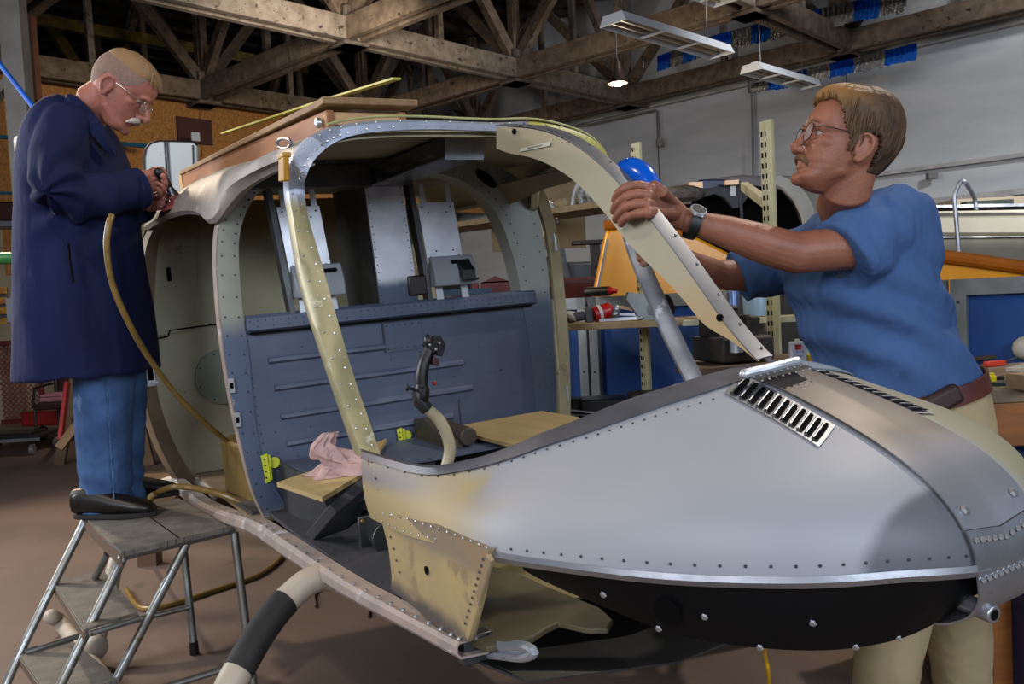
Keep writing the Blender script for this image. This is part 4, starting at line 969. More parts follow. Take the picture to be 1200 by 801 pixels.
b=M(); b.box(wd(857,214,D+.2),(.09,.04,.03)); b.box(wd(815,217,D+.2),(.09,.04,.04)); obj('orange_marker',b,mOrange,r)
b=M(); b.box(wd(859,223,D+.23),(.035,.01,.07)); obj('data_placard',b,mWhitePl,r)
b=M(); b.sph(wd(798,228,D-.1),(.16,.12,.06),6); b.box(wd(790,236,D-.1),(.2,.1,.05))
single('dusty_tarp',b,mk('brown_grey_tarp','#6b635c','#4f4842',scale=14,rough=.9,bump=.5,bscale=40),'dusty brown crumpled tarp at the left end of the derelict airframe','tarp')
# shelf arms on the right post
def arm(p0,p1,h_,label):
    b=M(); b.beam(p0,p1,.03,h_); return single('steel_bracket',b,mSlot,label,'bracket')
arm(wd(902,240,3.12),wd(872,218,3.7),.035,'cream steel shelf arm reaching back from the right slotted post at chin height')
arm(wd(906,383,3.12),wd(880,382,3.6),.03,'cream steel shelf arm low on the right slotted post')
# low plank shelf with tools
q=uq(640,388,3.2); zz=1.3-.165
P0=wd(640,383,3.72); P1=wd(800,375,3.55); zz=P0.z
b=M(); b.beam(V((P0.x-.1,P0.y,zz)),V((P1.x+.25,P1.y,zz)),.30,.028); shelf=single('plank_shelf',b,mPine,'narrow wooden plank shelf holding tools in front of the blue panels','shelf',bevel=.003)
def lp(px,dy=0): 
    r_=ray(px,378); x=r_.x/r_.y
    t=(x*P0.y-P0.x)/((P1.x-P0.x)-x*(P1.y-P0.y)); p=P0.lerp(P1,t); return V((p.x,p.y-.03+dy,zz+.014))
random.seed(4)
b=M(); c=lp(656)
for k in range(8): b.sph(c+V((random.uniform(-.05,.06),random.uniform(-.04,.04),random.uniform(.012,.035))),(random.uniform(.02,.045),.03,random.uniform(.012,.025)),5,R=Euler((random.random(),random.random(),random.random()*3)).to_matrix())
single('crumpled_cloth',b,mDirtW,'crumpled dirty white cloth at the left end of the tool plank','cloth')
b=M(); b.lathe([(0,0),(.018,0),(.018,.03),(.012,.036),(0,.036)],lp(646,-.05),(0,0,1),12); single('orange_cap',b,mk('orange_plastic','#c8481c',rough=.4),'small orange cap beside the crumpled white cloth','cap')
b=M(); c=lp(690); b.box(c+V((0,0,.032)),(.035,.05,.064)); b.cyl(c+V((-.09,0,.02)),c+V((-.02,0,.03)),.02,12); single('clamp_block',b,mk('dark_grey_block','#4a4b50',rough=.5),'dark grey clamp block left of the red roll on the plank','clamp',bevel=.004)
b=M(); c=lp(706)+V((0,0,.04)); b.lathe([(0,-.04),(.032,-.04),(.034,.03),(.02,.045),(0,.045)],c,(1,.2,.25),16); b.lathe([(.0345,-.022),(.0352,-.022),(.0352,-.008),(.0345,-.008)],c,(1,.2,.25),16,1)
single('red_can',b,[mRed,mWhitePl],'red can with a white stripe lying on the tool plank','can')
b=M(); c=lp(722); b.sph(c+V((0,0,.05)),.018,5); b.sph(c+V((-.005,0,.03)),.02,5); b.beam(c+V((.01,0,.06)),c+V((.12,-.02,.03)),.012,.012,mi=1); b.beam(c+V((.0,0,.03)),c+V((.12,-.02,.02)),.014,.01,mi=0)
single('air_tool',b,[mAlu,mk('tan_handle','#b09070',rough=.5)],'small shiny air tool with a tan handle right of the red can','air tool')
b=M(); c=lp(735); b.beam(lp(700,-.07)+V((0,0,.008)),lp(745,-.07)+V((0,0,.012)),.016,.012); b.sph(lp(746,-.07)+V((0,0,.012)),(.016,.014,.008),5); single('spanner',b,mAlu,'long metal spanner lying along the front of the plank','spanner')
b=M(); c=lp(762); 
b.tube([c+V((.06,-.06,.055)),c+V((.0,-.02,.04)),c+V((-.05,.02,.03))],[.045,.04,.02],14); b.prism([c+V(v) for v in((-.05,-.05,0),(.03,-.06,.0),(.02,-.05,.11),(-.05,-.03,.11),(-.09,0,.12),(-.10,0,.09))],(.0,.06,0)); b.lathe([(.036,0),(.046,0),(.046,.004),(.0,.004)],c+V((.063,-.063,.057)),(.7,-.5,.2),16,1)
single('grey_duct',b,[mk('pale_grey_duct','#8b9295','#6f7679',scale=8,rough=.5),mHole],'pale grey moulded duct with a round black mouth on the right end of the plank','duct',bevel=.006)
b=M(); t=uq(707,354,3.42); t.z=1.285+.026; b.cyl(t+D1*.1,t-D1*.04,.024,12); b.cyl(t-D1*.04,t-D1*.07,.02,12,1,r2=.012); b.sph(t-D1*.075,.014,5,1)
single('black_torch',b,[mBlack,mRed],'black torch with red end resting on top of the blue panel frame','torch')
# clutter low behind cabin
random.seed(9)
b=M(); c=wz(665,478,.72); c=wd(660,500,3.3); 
for k in range(5): 
    x=wd(652+k*9,499,3.55); x.z=.765+.012*k; b.box(x,(.20,.05,.006),Euler((.0,.04*k,.4*random.random())).to_matrix())
single('metal_strips',b,mAlu,'loose pale metal strips heaped beyond the cabin sill','metal strips')
b=M(); b.box((.375,3.62,.81),(.20,.16,.10)); b.box((.26,3.64,.81),(.05,.1,.10)); single('black_foam_block',b,mBlack,'black foam block behind the loose metal strips','foam block',bevel=.008)
b=M(); b.box((.60,3.64,.815),(.22,.16,.11)); single('brown_case',b,mk('dark_brown_case','#2f211a',rough=.7),'dark brown case beside the black foam block','case',bevel=.008)
b=M(); b.box((.60,3.58,.38),(.78,.36,.76)); single('low_cabinet',b,mk('dark_low_cabinet','#232220',rough=.8),'dark low cabinet under the foam block beyond the cabin','cabinet')
# dark bench with can behind the nose
b=M(); c=wd(900,430,2.75); b.box((c.x-.05,c.y+.08,1.03),(.40,.36,.05)); 
b.box((c.x+.06,c.y+.33,1.0),(.06,.2,.03)); b.beam(V((c.x+.03,c.y-.05,1.0)),V((c.x+.1,c.y+.42,.82)),.03,.03); b.beam(V((c.x-.2,c.y+.24,.98)),V((c.x+.1,c.y+.42,.82)),.03,.03)
bench2=single('side_bench',b,mBench,'worn dark bracketed bench board behind the nose, fixed to the slotted post','bench',bevel=.006)
b=M(); c2=wd(866,415,2.72); b.box((c2.x,c2.y+.08,1.10),(.19,.2,.08),Euler((0,0,.3)).to_matrix()); b.box((c2.x-.05,c2.y+.12,1.18),(.06,.1,.1),Euler((0,.1,.3)).to_matrix()); b.box((c2.x+.05,c2.y+.1,1.17),(.05,.1,.07),Euler((0,.2,.3)).to_matrix()); b.cyl((c2.x+.0,c2.y+.1,1.12),(c2.x+.0,c2.y+.1,1.24),.03,14)
single('machined_housing',b,mk('grimy_dark_casting','#45423e','#2f2c2a',scale=14,rough=.6,bump=.3,bscale=40),'grimy dark machine housing on the bench under the cream windshield post','machine part',bevel=.01)
b=M(); c3=wd(863,405,2.62); b.lathe([(0,0),(.02,0),(.02,.05),(.016,.055),(0,.055)],(c3.x,c3.y,c3.z-.02),(0,0,1),14); single('metal_cup',b,mAluB,'small bright metal cup beside the grimy housing','cup')
c=wd(935,419,2.62)
r=thing('solvent_can','small white rectangular can with a red and blue label on the bench','can')
zc=1.056
b=M(); b.box((c.x,c.y,zc+.033),(.05,.03,.066),Euler((0,0,-.2)).to_matrix()); obj('can_body',b,mk('white_tin','#c5c8d2',rough=.35),r,bevel=.003)
b=M(); b.lathe([(0,0),(.008,0),(.008,.008),(0,.008)],(c.x,c.y,zc+.066),(0,0,1),12); obj('can_cap',b,mWhitePl,r)
Rc=Euler((0,0,-.2)).to_matrix()
b=M(); b.box(V((c.x,c.y,zc+.050))+Rc@V((0,-.0155,0)),(.018,.001,.016),Rc); obj('red_label',b,mRed,r)
Mt=(Matrix.Translation(V((c.x,c.y,zc+.03))+Rc@V((0,-.0158,0)))@Rc.to_4x4()@Matrix.Rotation(PI/2,4,'X'))
text('blue_lettering','Liquid\nClean',.013,Mt,mk('blue_ink','#2a4a9c'),r,.0003)
b=M(); b.box((c.x+.045,c.y+.02,zc+.012),(.035,.03,.024)); single('yellow_block',b,mk('yellow_block_paint','#c59a2a'),'little yellow block right of the white solvent can','block',bevel=.003)
b=M(); c=wd(893,362,3.3); b.lathe([(0,0),(.05,0),(.055,.08),(.045,.10),(0,.10)],(c.x-.02,c.y,1.185),(0,0,1),16); single('pale_blue_tub',b,mk('pale_blue_plastic','#7b95a8','#6a8496',scale=4,rough=.4),'pale blue plastic tub on the low shelf arm of the right slotted post','tub')
b=M(); c=wd(878,352,3.35); b.lathe([(0,0),(.02,0),(.02,.10),(.012,.115),(0,.115)],(c.x-.06,c.y,1.185),(0,0,1),12); single('blue_bottle',b,mk('blue_grey_tube','#5870a0',rough=.3,metal=.4),'slim blue metallic bottle left of the pale blue tub','bottle')
b=M(); b.beam(V((c.x-.25,c.y+.02,1.17)),V((c.x+.18,c.y-.12,1.17)),.2,.02); single('shelf_board',b,mSlot,'small cream shelf board carrying the pale blue tub','shelf')
b=M(); c=wd(925,390,3.6); b.box((c.x-.02,c.y+.25,.75),(.34,.04,1.05)); single('dark_backing_sheet',b,mk('dark_dusty_sheet','#35332f','#272522',scale=8,rough=.9),'dark dusty sheet behind the right slotted post','board')
# right workbench
r=thing('workbench','wooden workbench with thick orange wood apron at the right edge','workbench')
z=.985; q0=wz(1141,437,z)
c=V((1.57,2.64,0))
b=M(); b.box((c.x,c.y,z-.02),(.62,.66,.04)); obj('bench_top',b,mBench,r,bevel=.004)
b=M(); b.box((c.x,c.y-.31,z-.10),(.60,.03,.12)); obj('apron_board',b,mWoodD,r,bevel=.003)
for dx in(-.22,.26):
    b=M(); b.box((c.x+dx,c.y-.24,.42),(.07,.07,.84)); obj('leg',b,mWoodD,r); b=M(); b.box((c.x+dx,c.y+.25,.42),(.07,.07,.84)); obj('leg',b,mWoodD,r)
b=M(); b.box((c.x,c.y+.31,.45),(.6,.02,.8)); obj('back_board',b,mNavy,r)
def bt(px,py): return wz(px,py,z)
b=M(); b.beam(bt(1141,450)+V((0,0,.012)),bt(1165,448)+V((0,0,.012)),.022,.02); b.beam(bt(1141,447)+V((0,0,.012)),bt(1164,444)+V((0,0,.012)),.012,.016); b.beam(bt(1165,448)+V((0,0,.012)),bt(1178,446)+V((0,0,.01)),.014,.012,mi=1)
single('yellow_pliers',b,[mk('yellow_grip','#c4b012',rough=.4),mBlack],'yellow handled pliers on the right workbench','pliers',bevel=.003)
b=M(); b.beam(bt(1155,430)+V((0,0,.01)),bt(1176,428)+V((0,0,.01)),.022,.018); b.beam(bt(1176,428)+V((0,0,.01)),bt(1192,422)+V((0,0,.01)),.008,.008,mi=1)
single('red_screwdriver',b,[mk('orange_red_grip','#c13a22',rough=.4),mSteel],'orange red handled screwdriver behind the yellow pliers','screwdriver',bevel=.003)
b=M(); b.beam(bt(1178,446)+V((0,0,.012)),bt(1215,448)+V((0,0,.012)),.03,.022); single('pale_wood_stick',b,mPine,'pale wooden stick lying right of the yellow pliers','stick')
b=M(); b.beam(bt(1192,456)+V((0,0,.02)),bt(1240,452)+V((0,0,.02)),.08,.04); single('timber_offcut',b,mPine,'short timber offcut on the front edge of the right workbench','offcut')
b=M(); b.beam(bt(1130,424)+V((0,0,.008)),bt(1180,418)+V((0,0,.008)),.03,.012); single('dark_file',b,mk('rust_brown_metal','#4d3a2c',rough=.6),'long dark rusty file at the back of the right workbench','file')
b=M(); b.sph(bt(1197,421)+V((.02,0,.04)),(.05,.04,.045),6); single('rolled_cloth',b,mDirtW,'rolled tan cloth at the back right of the workbench','cloth')
b=M(); b.beam(bt(1188,437)+V((0,0,.01)),bt(1215,432)+V((0,0,.014)),.05,.012); single('grey_rag',b,mDirtW,'folded pale grey rag right of the red screwdriver','rag')
b=M(); b.beam(bt(1162,452)+V((0,0,.004)),bt(1176,451)+V((0,0,.004)),.03,.01); single('plastic_lump',b,mk('dark_green_plastic','#22463f'),'dark green plastic piece in front of the pliers','plastic piece')
c=wd(1190,560,2.45)
b=M(); b.lathe([(0,0),(.17,0),(.22,.30),(.235,.31),(.235,.33),(.21,.33),(.2,.3),(.16,.02),(0,.02)],(c.x+.08,c.y,.42),(0,0,1),28); b.box((c.x+.08,c.y,.21),(.3,.3,.42),mi=1)
single('blue_tub',b,[mk('blue_tub_plastic','#0f4a8e',rough=.35),mNavy],'deep blue plastic tub under the right workbench, beside the nose tip','tub')
# strip light fixtures
def fixture(pts,d0,label,rot=0):
    r=thing('strip_light',label,'strip light')
    a,bq=wd(*pts[0],d0),wd(*pts[1],d0*1.12); zm=a.z
    # unproject far end at the same height
    bq=wz(*pts[1],zm); L=(bq-a).length; x=(bq-a).normalized(); y=UZ.cross(x).normalized(); R=Matrix((x,y,UZ)).transposed(); Mx=R.to_4x4(); Mx.translation=a
    b=M(); sec=[(-.14,0),(-.10,.085),(.10,.085),(.14,0)]
    rr=[[V((0,yy,zz)) for yy,zz in sec],[V((L,yy,zz)) for yy,zz in sec]]; b.grid(rr); b.add([V((0,yy,zz)) for yy,zz in sec],[(0,1,2,3)]); b.add([V((L,yy,zz)) for yy,zz in sec],[(0,1,2,3)]); b.box((L/2,0,.10),(L*.9,.07,.03)); xform(b,Mx); obj('reflector_housing',b,mk('white_enamel','#b3b6b8',rough=.45),r,solid=.004)
    for yy in(-.05,.05):
        b=M(); b.cyl((.04,yy,.035),(L-.04,yy,.035),.017,10); xform(b,Mx); obj('tube',b,mk('unlit_tube','#9b8d7c',rough=.4),r)
    for k in (1/3,2/3):
        b=M(); b.box((L*k,0,.012),(.03,.27,.015)); xform(b,Mx); obj('cross_bar',b,mk('white_enamel',0),r)
    for k in(.15,.85):
        b=M(); b.cyl((L*k,0,.1),(L*k,0,1.0),.006,6); xform(b,Mx); obj('hanging_rod',b,mSteel,r)
fixture([(718,28),(846,66)],7.3,'large white unlit strip light hanging beside the glowing bulb lamp')
fixture([(880,84),(950,103)],9.6,'smaller white strip light hanging above the older man at the nose')
fixture([(800,-14),(850,5)],8.5,'white strip light cut off by the top edge of the picture')
# glowing bulb lamp
c=wd(724,98,9.0)
r=thing('bulb_lamp','glowing bare metal bulb lamp hanging below the roof timbers','lamp',loc=c)
b=M(); b.lathe([(.02,.26),(.03,.22),(.04,.16),(.05,.10),(.09,.03),(.105,0),(.10,0),(.08,.035),(.02,.1)],c,(0,0,1),20); obj('lamp_housing',b,mk('brushed_lamp_metal','#8a7a6c',rough=.25,metal=.9),r)
b=M(); b.sph(c+V((0,0,.02)),(.075,.075,.045),8); obj('bulb',b,mk('lit_bulb','#ffe9c8',emit='#ffd9a0',estr=9),r)
b=M(); b.cyl(c+V((0,0,.25)),c+V((0,0,.7)),.006,6); obj('hanging_cord',b,mBlack,r)
put(r)
l=bpy.data.lights.new('bulb_light','POINT'); l.energy=45; l.color=(1,.82,.6); l.shadow_soft_size=.08; o=bpy.data.objects.new('bulb_light',l); COL.objects.link(o); o.location=c+V((0,0,-.1))
# tinsel garlands
mTB=mk('blue_foil','#0b55ad','#0a3f8a',scale=30,rough=.22,metal=.8,bump=.8,bscale=60)
mTS=mk('silver_foil','#8f8c86','#5e5a54',scale=30,rough=.2,metal=.9,bump=.9,bscale=60)
def garland(pts,n,d0,d1,label,first=0):
    r=thing('tinsel_garland',label,'garland')
    for k in range(n):
        f0,f1=k/n,(k+1)/n
        def at(f): 
            i=min(int(f*(len(pts)-1)),len(pts)-2); t=f*(len(pts)-1)-i
            return lerp(pts[i][0],pts[i+1][0],t),lerp(pts[i][1],pts[i+1][1],t),lerp(pts[i][2],pts[i+1][2],t)
        b=M(); rows=[]
        for j in range(13):
            f=lerp(f0,f1,j/12); x,y,h_=at(f); dd=lerp(d0,d1,f)
            w_=.02*(1 if j%2 else -1)
            rows.append([wd(x,y,dd)+V((0,w_*.3,0)),wd(x,y+h_*.5,dd)+V((0,w_,0)),wd(x+random.uniform(-.5,.5),y+h_+random.uniform(-1.5,1.5),dd)+V((0,-w_,0))])
        b.grid(rows); obj('foil_fringe',b,mTB if (k+first)%2 else mTS,r,solid=.002,recalc=False,angle=10)
    return r
garland([(770,66,18),(800,55,20),(834,42,20),(880,30,22),(925,18,24),(1000,1,25),(1062,-12,26)],12,12,10.5,'long blue and silver tinsel garland strung just under the roof trusses',1)
garland([(880,98,11),(920,89,14),(945,80,17),(1000,68,18),(1074,50,20)],8,11.5,10.3,'lower blue and silver tinsel garland in front of the top of the white wall',0)
b=M(); b.cyl(wd(754,66,11.5),wd(754,80,11.5),.03,6); single('tinsel_tuft',b,mTS,'tiny loose silver tinsel tuft hanging right of the bulb lamp','tinsel',bevel=.01)
# conduit and wires
b=M(); P=[uq(x,y,11.9) for x,y in((600,153),(690,146),(768,129),(771,131),(773,168))]; b.tube(P,.018,8); b.box(uq(773,167,11.85),(.10,.08,.12)); single('wall_conduit',b,mk('grey_conduit','#6d6c6b',rough=.6),'thin conduit running down the white wall to a small junction box','conduit')
b=M(); P=[uq(x,y,11.9) for x,y in((881,95),(883,210))]; b.tube(P,.02,8); b.box(uq(881,100,11.88),(.10,.08,.2)); single('wall_conduit',b,mk('grey_conduit',0),'vertical conduit dropping down the white wall behind the slotted post','conduit')
b=M(); b.box(uq(1092,206,11.9),(.12,.08,.08)); single('wall_socket',b,mk('grey_conduit',0),'tiny grey socket box on the white wall above the handrail','socket box')
# ------------------------------------------------------------------ left side
b=M(); a=wd(20,80,7.0); b.box((a.x,a.y,3.05),(.17,.12,1.9)); b.beam(wd(24,82,7.03),wd(-30,140,7.03),.06,.10,up=(0,1,0))
single('steel_column',b,mk('grey_white_column','#85827a','#757169',scale=4,rough=.6),'grey white steel column with a diagonal arm at the left edge','column')
b=M(); a=wd(33,95,8.5); b.box((a.x+.05,a.y,3.25),(.1,.1,2.1)); single('brown_post',b,mk('red_brown_timber','#4b2813','#3d200f',rough=.8),'thin red brown timber post behind the grey column','post')
b=M()
a0=wd(-10,200,9.8); a1=wd(60,200,9.8); b.box(((a0.x+a1.x)/2,a0.y,2.6+.5),(1.3,.05,1.3)); 
single('teal_sheet',b,mk('teal_blue_sheet','#3f7690','#356580',scale=3,rough=.7),'teal blue sheet wall of the loft store at far left','board')
b=M(); a=wd(5,190,9.6); b.box((a.x,a.y,2.95),(.14,.06,2.2)); single('chipboard_strip',b,mOSB,'narrow chipboard strip in front of the teal sheet','board')
b=M(); b.cyl(wd(-20,160,8.8),wd(28,161,8.8),.022,8); single('teal_rail',b,mk('teal_rail_paint','#1d5a70',rough=.5),'upper thin teal hand rail in front of the teal sheet at far left','rail')
b=M(); b.cyl(wd(-20,226,8.8),wd(28,226,8.8),.016,8); single('teal_rail',b,mk('teal_rail_paint',0),'lower thin teal rail just above the maroon walkway edge at far left','rail')
b=M(); b.cyl(wd(120,167,11.5),wd(172,171,11.5),.03,8); single('teal_rail',b,mk('teal_rail_paint',0),'short teal rail visible between the man in blue and the white door','rail')
b=M(); b.tube([wd(22,165,5.5),wd(26,200,5.5),wd(33,275,5.5)],.03,10,round_caps=True); single('white_pole',b,mk('white_tube','#c9c5bf',rough=.35),'glossy white pole end sticking up at the left edge','pole')
b=M(); b.beam(wd(-10,258,8.4),wd(31,258,8.4),.4,.02,mi=1); b.beam(wd(-10,250,8.3),wd(29,250,8.3),.35,.16); b.beam(wd(-20,264,8.3),wd(31,264,8.3),.4,.05,mi=1); b.beam(wd(-20,237,8.3),wd(27,237,8.3),.36,.03,mi=2)
single('loft_walkway',b,[mMaroon,mGalv,mOSB],'dark maroon walkway edge with galvanised lip at far left','walkway')
b=M(); b.cyl(wd(-30,303,4.6),wd(25,302,4.6),.033,14); b.cyl(wd(25,302,4.6),wd(42,302,4.6),.033,14,1); single('green_pole',b,[mk('green_gloss','#1c5c26','#174d20',rough=.3),mAlu],'green pole with a bare metal end behind the coat','pole')
b=M(); a=wd(14,293,10.8); b.box(a,(.10,.03,.06)); single('white_label_plate',b,mWhitePl,'small white label plate on the cream wall above the green pole','label')
b=M(); a=wd(17,363,9.3); b.box(a,(.16,.03,.26)); single('paper_notice',b,mk('blue_white_paper','#a2a9b3',rough=.7),'blank bluish white paper notice above the red fence','notice')
b=M(); a=wd(3,358,9.5); b.box(a,(.12,.06,.40)); 
for k in range(4): b.box(wd(3,340+k*12,9.4),(.08,.02,.07),mi=1)
single('poster_board',b,[mk('dark_board','#4a4a4c'),mk('yellow_card','#b99a2b','#a0502b',scale=20)],'dark board with small yellow and red pictures at the left edge','poster board')
# red mesh fence
r=thing('mesh_fence','low red diamond mesh fence behind the chair at far left','fence')
f0,f1=wz(-60,499,0),wz(52,494,0)
f1=f0+(f1-f0)
b=M(); 
for z_ in(.02,1.06): b.beam(f0+V((0,0,z_)),f1+V((0,0,z_)),.05,.06)
b.beam(f1,f1+V((0,0,1.08)),.05,.05,up=(1,0,0)); obj('fence_frame',b,mk('fence_red','#5e1a18',rough=.5),r)
b=M(); L=(f1-f0).length; n=int(L/.07); dx=(f1-f0)/n
for k in range(-15,n):
    for sg in(1,-1):
        i0=k if sg>0 else k+15
        z0,z1=0,1.05
        p=f0+dx*i0; q_=f0+dx*(i0+15*sg)
        # clip to the frame
        def cl(p,q_,za,zb):
            out=[]
            for t in(0,1):
                pass
            return p,q_
        t0,t1=0.0,1.0; i1=i0+15*sg
        def ti(i): return (i-i0)/(i1-i0)
        lo,hi=sorted((ti(0),ti(n))); t0=max(0,lo); t1=min(1,hi)
        if t1-t0>.02: b.beam(p.lerp(q_,t0)+V((0,-.02*sg*.3,lerp(z0,z1,t0))),p.lerp(q_,t1)+V((0,-.02*sg*.3,lerp(z0,z1,t1))),.008,.008)
obj('diamond_mesh',b,mk('fence_mesh_red','#7a2a1c',rough=.5),r)
b=M(); a=wz(8,490,0); b.box((a.x+.05,a.y+.5,.35),(.9,.5,.7)); b.box((a.x-.1,a.y+.45,.85),(.16,.1,.5),mi=1); b.box((a.x+.25,a.y+.45,.85),(.12,.1,.5),mi=1)
single('stored_boards',b,[mk('dark_red_box','#3a1816','#4b2a1c',scale=3),mk('pale_plank_end','#8e7a66')],'dark boxes and pale plank ends stored behind the red fence','stored boards')
b=M(); b.box((a.x+.3,a.y+.14,.16),(1.0,.10,.32)); single('yellow_bin',b,mk('mustard_box','#8f6c1e','#7a5a18',scale=5),'mustard coloured box low behind the red fence','box')
# stacking chair
r=thing('stacking_chair','dark maroon padded chair with black steel legs and a pink towel side','chair')
D=8.9
a=wz(60,524,0); 
sx=.26
def cp_(x,y,z): return a+V((x,y,z))
b=M(); b.prism([cp_(-.16,.42,.48),cp_(.42,.40,.48),cp_(.44,.42,.76),cp_(.38,.43,.86),cp_(-.08,.45,.86),cp_(-.16,.44,.76)],(0,.06,.0)); obj('backrest',b,mk('maroon_fabric','#35141a','#2a1015',rough=.9),r,bevel=.02)
b=M(); b.box(cp_(.14,.2,.43),(.56,.46,.07)); obj('seat',b,mk('maroon_fabric',0),r,bevel=.02)
for x,y in((-.14,.0),(.40,.0),(-.12,.42),(.40,.42)):
    b=M(); b.tube([cp_(x,y,0),cp_(x,y,.43 if y<.2 else .8)],.014,8); obj('leg',b,mBlack,r)
b=M(); b.tube([cp_(-.16,.0,.42),cp_(-.18,.1,.62),cp_(-.16,.42,.64)],.014,8); obj('armrest',b,mBlack,r)
b=M(); b.prism([cp_(-.1,.02,.47),cp_(.42,.02,.47),cp_(.42,.34,.47),cp_(-.12,.34,.47)],(0,0,.05)); b.box(cp_(.15,.18,.535),(.5,.3,.03)); single('folded_towel',b,mk('pink_towel','#a56f7c','#93606c',scale=12,rough=.95),'folded pink towel lying on the maroon chair seat','towel',bevel=.02)
# dolly
r=thing('wheel_dolly','low black wheeled dolly standing left of the maroon chair','dolly')
a=wz(18,530,0)
b=M(); b.box(a+V((0,0,.18)),(.75,.5,.03)); b.box(a+V((0,0,.2)),(.5,.3,.03)); obj('deck',b,mBlack,r,bevel=.006)
b=M(); b.beam(a+V((-.38,-.26,.16)),a+V((.40,-.26,.16)),.03,.03); obj('metal_rim',b,mGalv,r)
for dx in(-.3,.3):
    for dy in (-.22,.22):
        b=M(); b.lathe([(0,-.02),(.05,-.02),(.055,0),(.05,.02),(0,.02)],a+V((dx,dy,.056)),(1,.2,0),16); w_=obj('caster_wheel',b,mk('grey_rubber','#6b6b6e',rough=.5),r)
# red garage trolley
r=thing('red_trolley','red low trolley with dark wheels behind the maroon chair','trolley')
a=wz(92,512,0)
b=M(); b.box(a+V((-.1,.1,.24)),(.95,.4,.16)); obj('tray',b,mRed,r,bevel=.02)
for dx in(-.35,0):
    b=M(); b.lathe([(0,-.03),(.07,-.03),(.08,0),(.07,.03),(0,.03)],a+V((dx,-.08,.08)),(1,0,0),16); obj('wheel',b,mBlack,r)
# red post and wooden trestle
b=M(); b.beam(wd(79,448,7.2),wd(71,515,7.0),.05,.03,up=(1,0,0)); b.beam(wd(71,515,7.0),wz(70,518,0),.05,.03,up=(1,0,0)); single('red_strut',b,mRed,'bright red leaning strut beside the wooden trestle','strut')
r=thing('wooden_trestle','grey brown wooden trestle standing behind the blue jeans','trestle')
mTr=mk('grey_brown_wood','#6e573c','#5a4630',scale=6,rough=.8)
D=6.3
for (x0,y0,x1) in ((89,440,70),(92,440,103)):
    b=M(); f=wz(x1,544,0); t=wd(x0,y0,f.y); b.beam(f,t,.09,.04,up=(0,1,0)); obj('leg',b,mTr,r)
for (x1,y1) in((176,545),(150,520)):
    b=M(); f=wz(x1,y1,0); t=wd(150,440,f.y+.1); b.beam(f,t,.09,.04,up=(0,1,0)); obj('leg',b,mTr,r)
b=M(); t0=wd(89,440,6.3); t1=wd(152,440,6.3); b.beam(t0,t1,.12,.09); obj('beam',b,mTr,r)
b=M(); b.beam(wd(69,525,6.2),wd(94,492,6.3),.06,.03,up=(0,1,0)); obj('brace',b,mTr,r)
b=M(); f=wz(182,585,0); b.box(f+V((0,.15,.08)),(.45,.4,.14),Euler((0,0,.5)).to_matrix()); b.box(f+V((.05,-.1,.03)),(.3,.25,.05),Euler((0,0,.2)).to_matrix())
single('scrap_boards',b,mTr,'grey brown boards on the floor under the rear door of the cabin','boards')
b=M(); f=wz(176,661,0); b.box(f+V((0,0,.06)),(.10,.08,.12)); single('floor_block',b,mk('brown_wood_block','#5b4334'),'small brown wood block on the floor seen through the step stool legs','block')
# white door panel and maroon hatch on the chipboard wall
r=thing('white_door_panel','white rounded door panel with dark seams behind the sanding hand','door panel')
D=5.6
ol=[(170,245),(169,185),(171,174),(176,168),(186,165),(226,166),(231,170),(232,250)]
b=M(); b.prism([wd(x,y,D) for x,y in ol],(0,.03,0)); obj('panel_skin',b,mk('greenish_white_paint','#aab1ae','#9fa6a4',scale=3,rough=.5,spots=(9,.66,'#8a9090')),r,bevel=.006)
b=M(); b.tube([wd(x,y,D-.002) for x,y in ol[:7]],.007,6); b.beam(wd(193,166,D-.004),wd(198,245,D-.004),.01,.008); b.beam(wd(196,166,D-.004),wd(201,245,D-.004),.006,.008); b.beam(wd(226,170,D-.004),wd(227,200,D-.004),.01,.008); obj('rubber_seam',b,mBlack,r)
b=M(); a0=uq(228,160,0); q_=us(228,152,11.68); b.box(q_+V((0,0,-.02)),(.52,.04,.36),Matrix.Rotation(math.radians(47),3,'Z')); single('maroon_hatch',b,mMaroon,'maroon hatch in the brown chipboard wall','hatch')
b=M(); q_=us(229,160,11.3); b.box(q_,(.12,.02,.12),Matrix.Rotation(math.radians(47),3,'Z')); single('paper_note',b,mk('blue_white_paper',0),'small pale paper note pinned at the corner of the maroon hatch','note')
# blue strap
b=M(); b.tube([wd(-12,60,4.0),wd(18,98,3.9),wd(52,142,3.7)],.011,8); single('blue_strap',b,mk('bright_blue_strap','#1d58b8','#184a9e',rough=.5),'bright blue strap slanting down at the top left edge','strap')
# box behind rag region: blue printed carton and red tool box on a far bench
b=M(); b.box(wd(508,344,4.6),(.62,.3,.03)); b.box(wd(508,375,4.6)+V((0,0,-.3)),(.6,.28,.75),mi=0); single('rear_stand',b,mk('blue_stand_paint','#33506a','#2b4055',scale=5),'pale blue topped stand behind the cabin back opening','stand')
zt=wd(508,344,4.6).z+.016
b=M(); c=wd(498,340,4.5); b.box((c.x,c.y,zt+.045),(.09,.1,.09)); single('yellow_bottle',b,mk('yellow_plastic','#c9a612'),'yellow bottle on the stand seen through the back opening','bottle',bevel=.012)
b=M(); c=wd(512,342,4.55); b.box((c.x,c.y,zt+.05),(.1,.1,.1)); b.box((c.x,c.y-.052,zt+.05),(.09,.004,.03),mi=1); single('blue_white_carton',b,[mWhitePl,mk('carton_blue','#2a5b95')],'white carton with a blue band on the stand','carton',bevel=.003)
b=M(); c=wd(536,338,4.55); b.box((c.x,c.y,zt+.075),(.15,.12,.15)); 
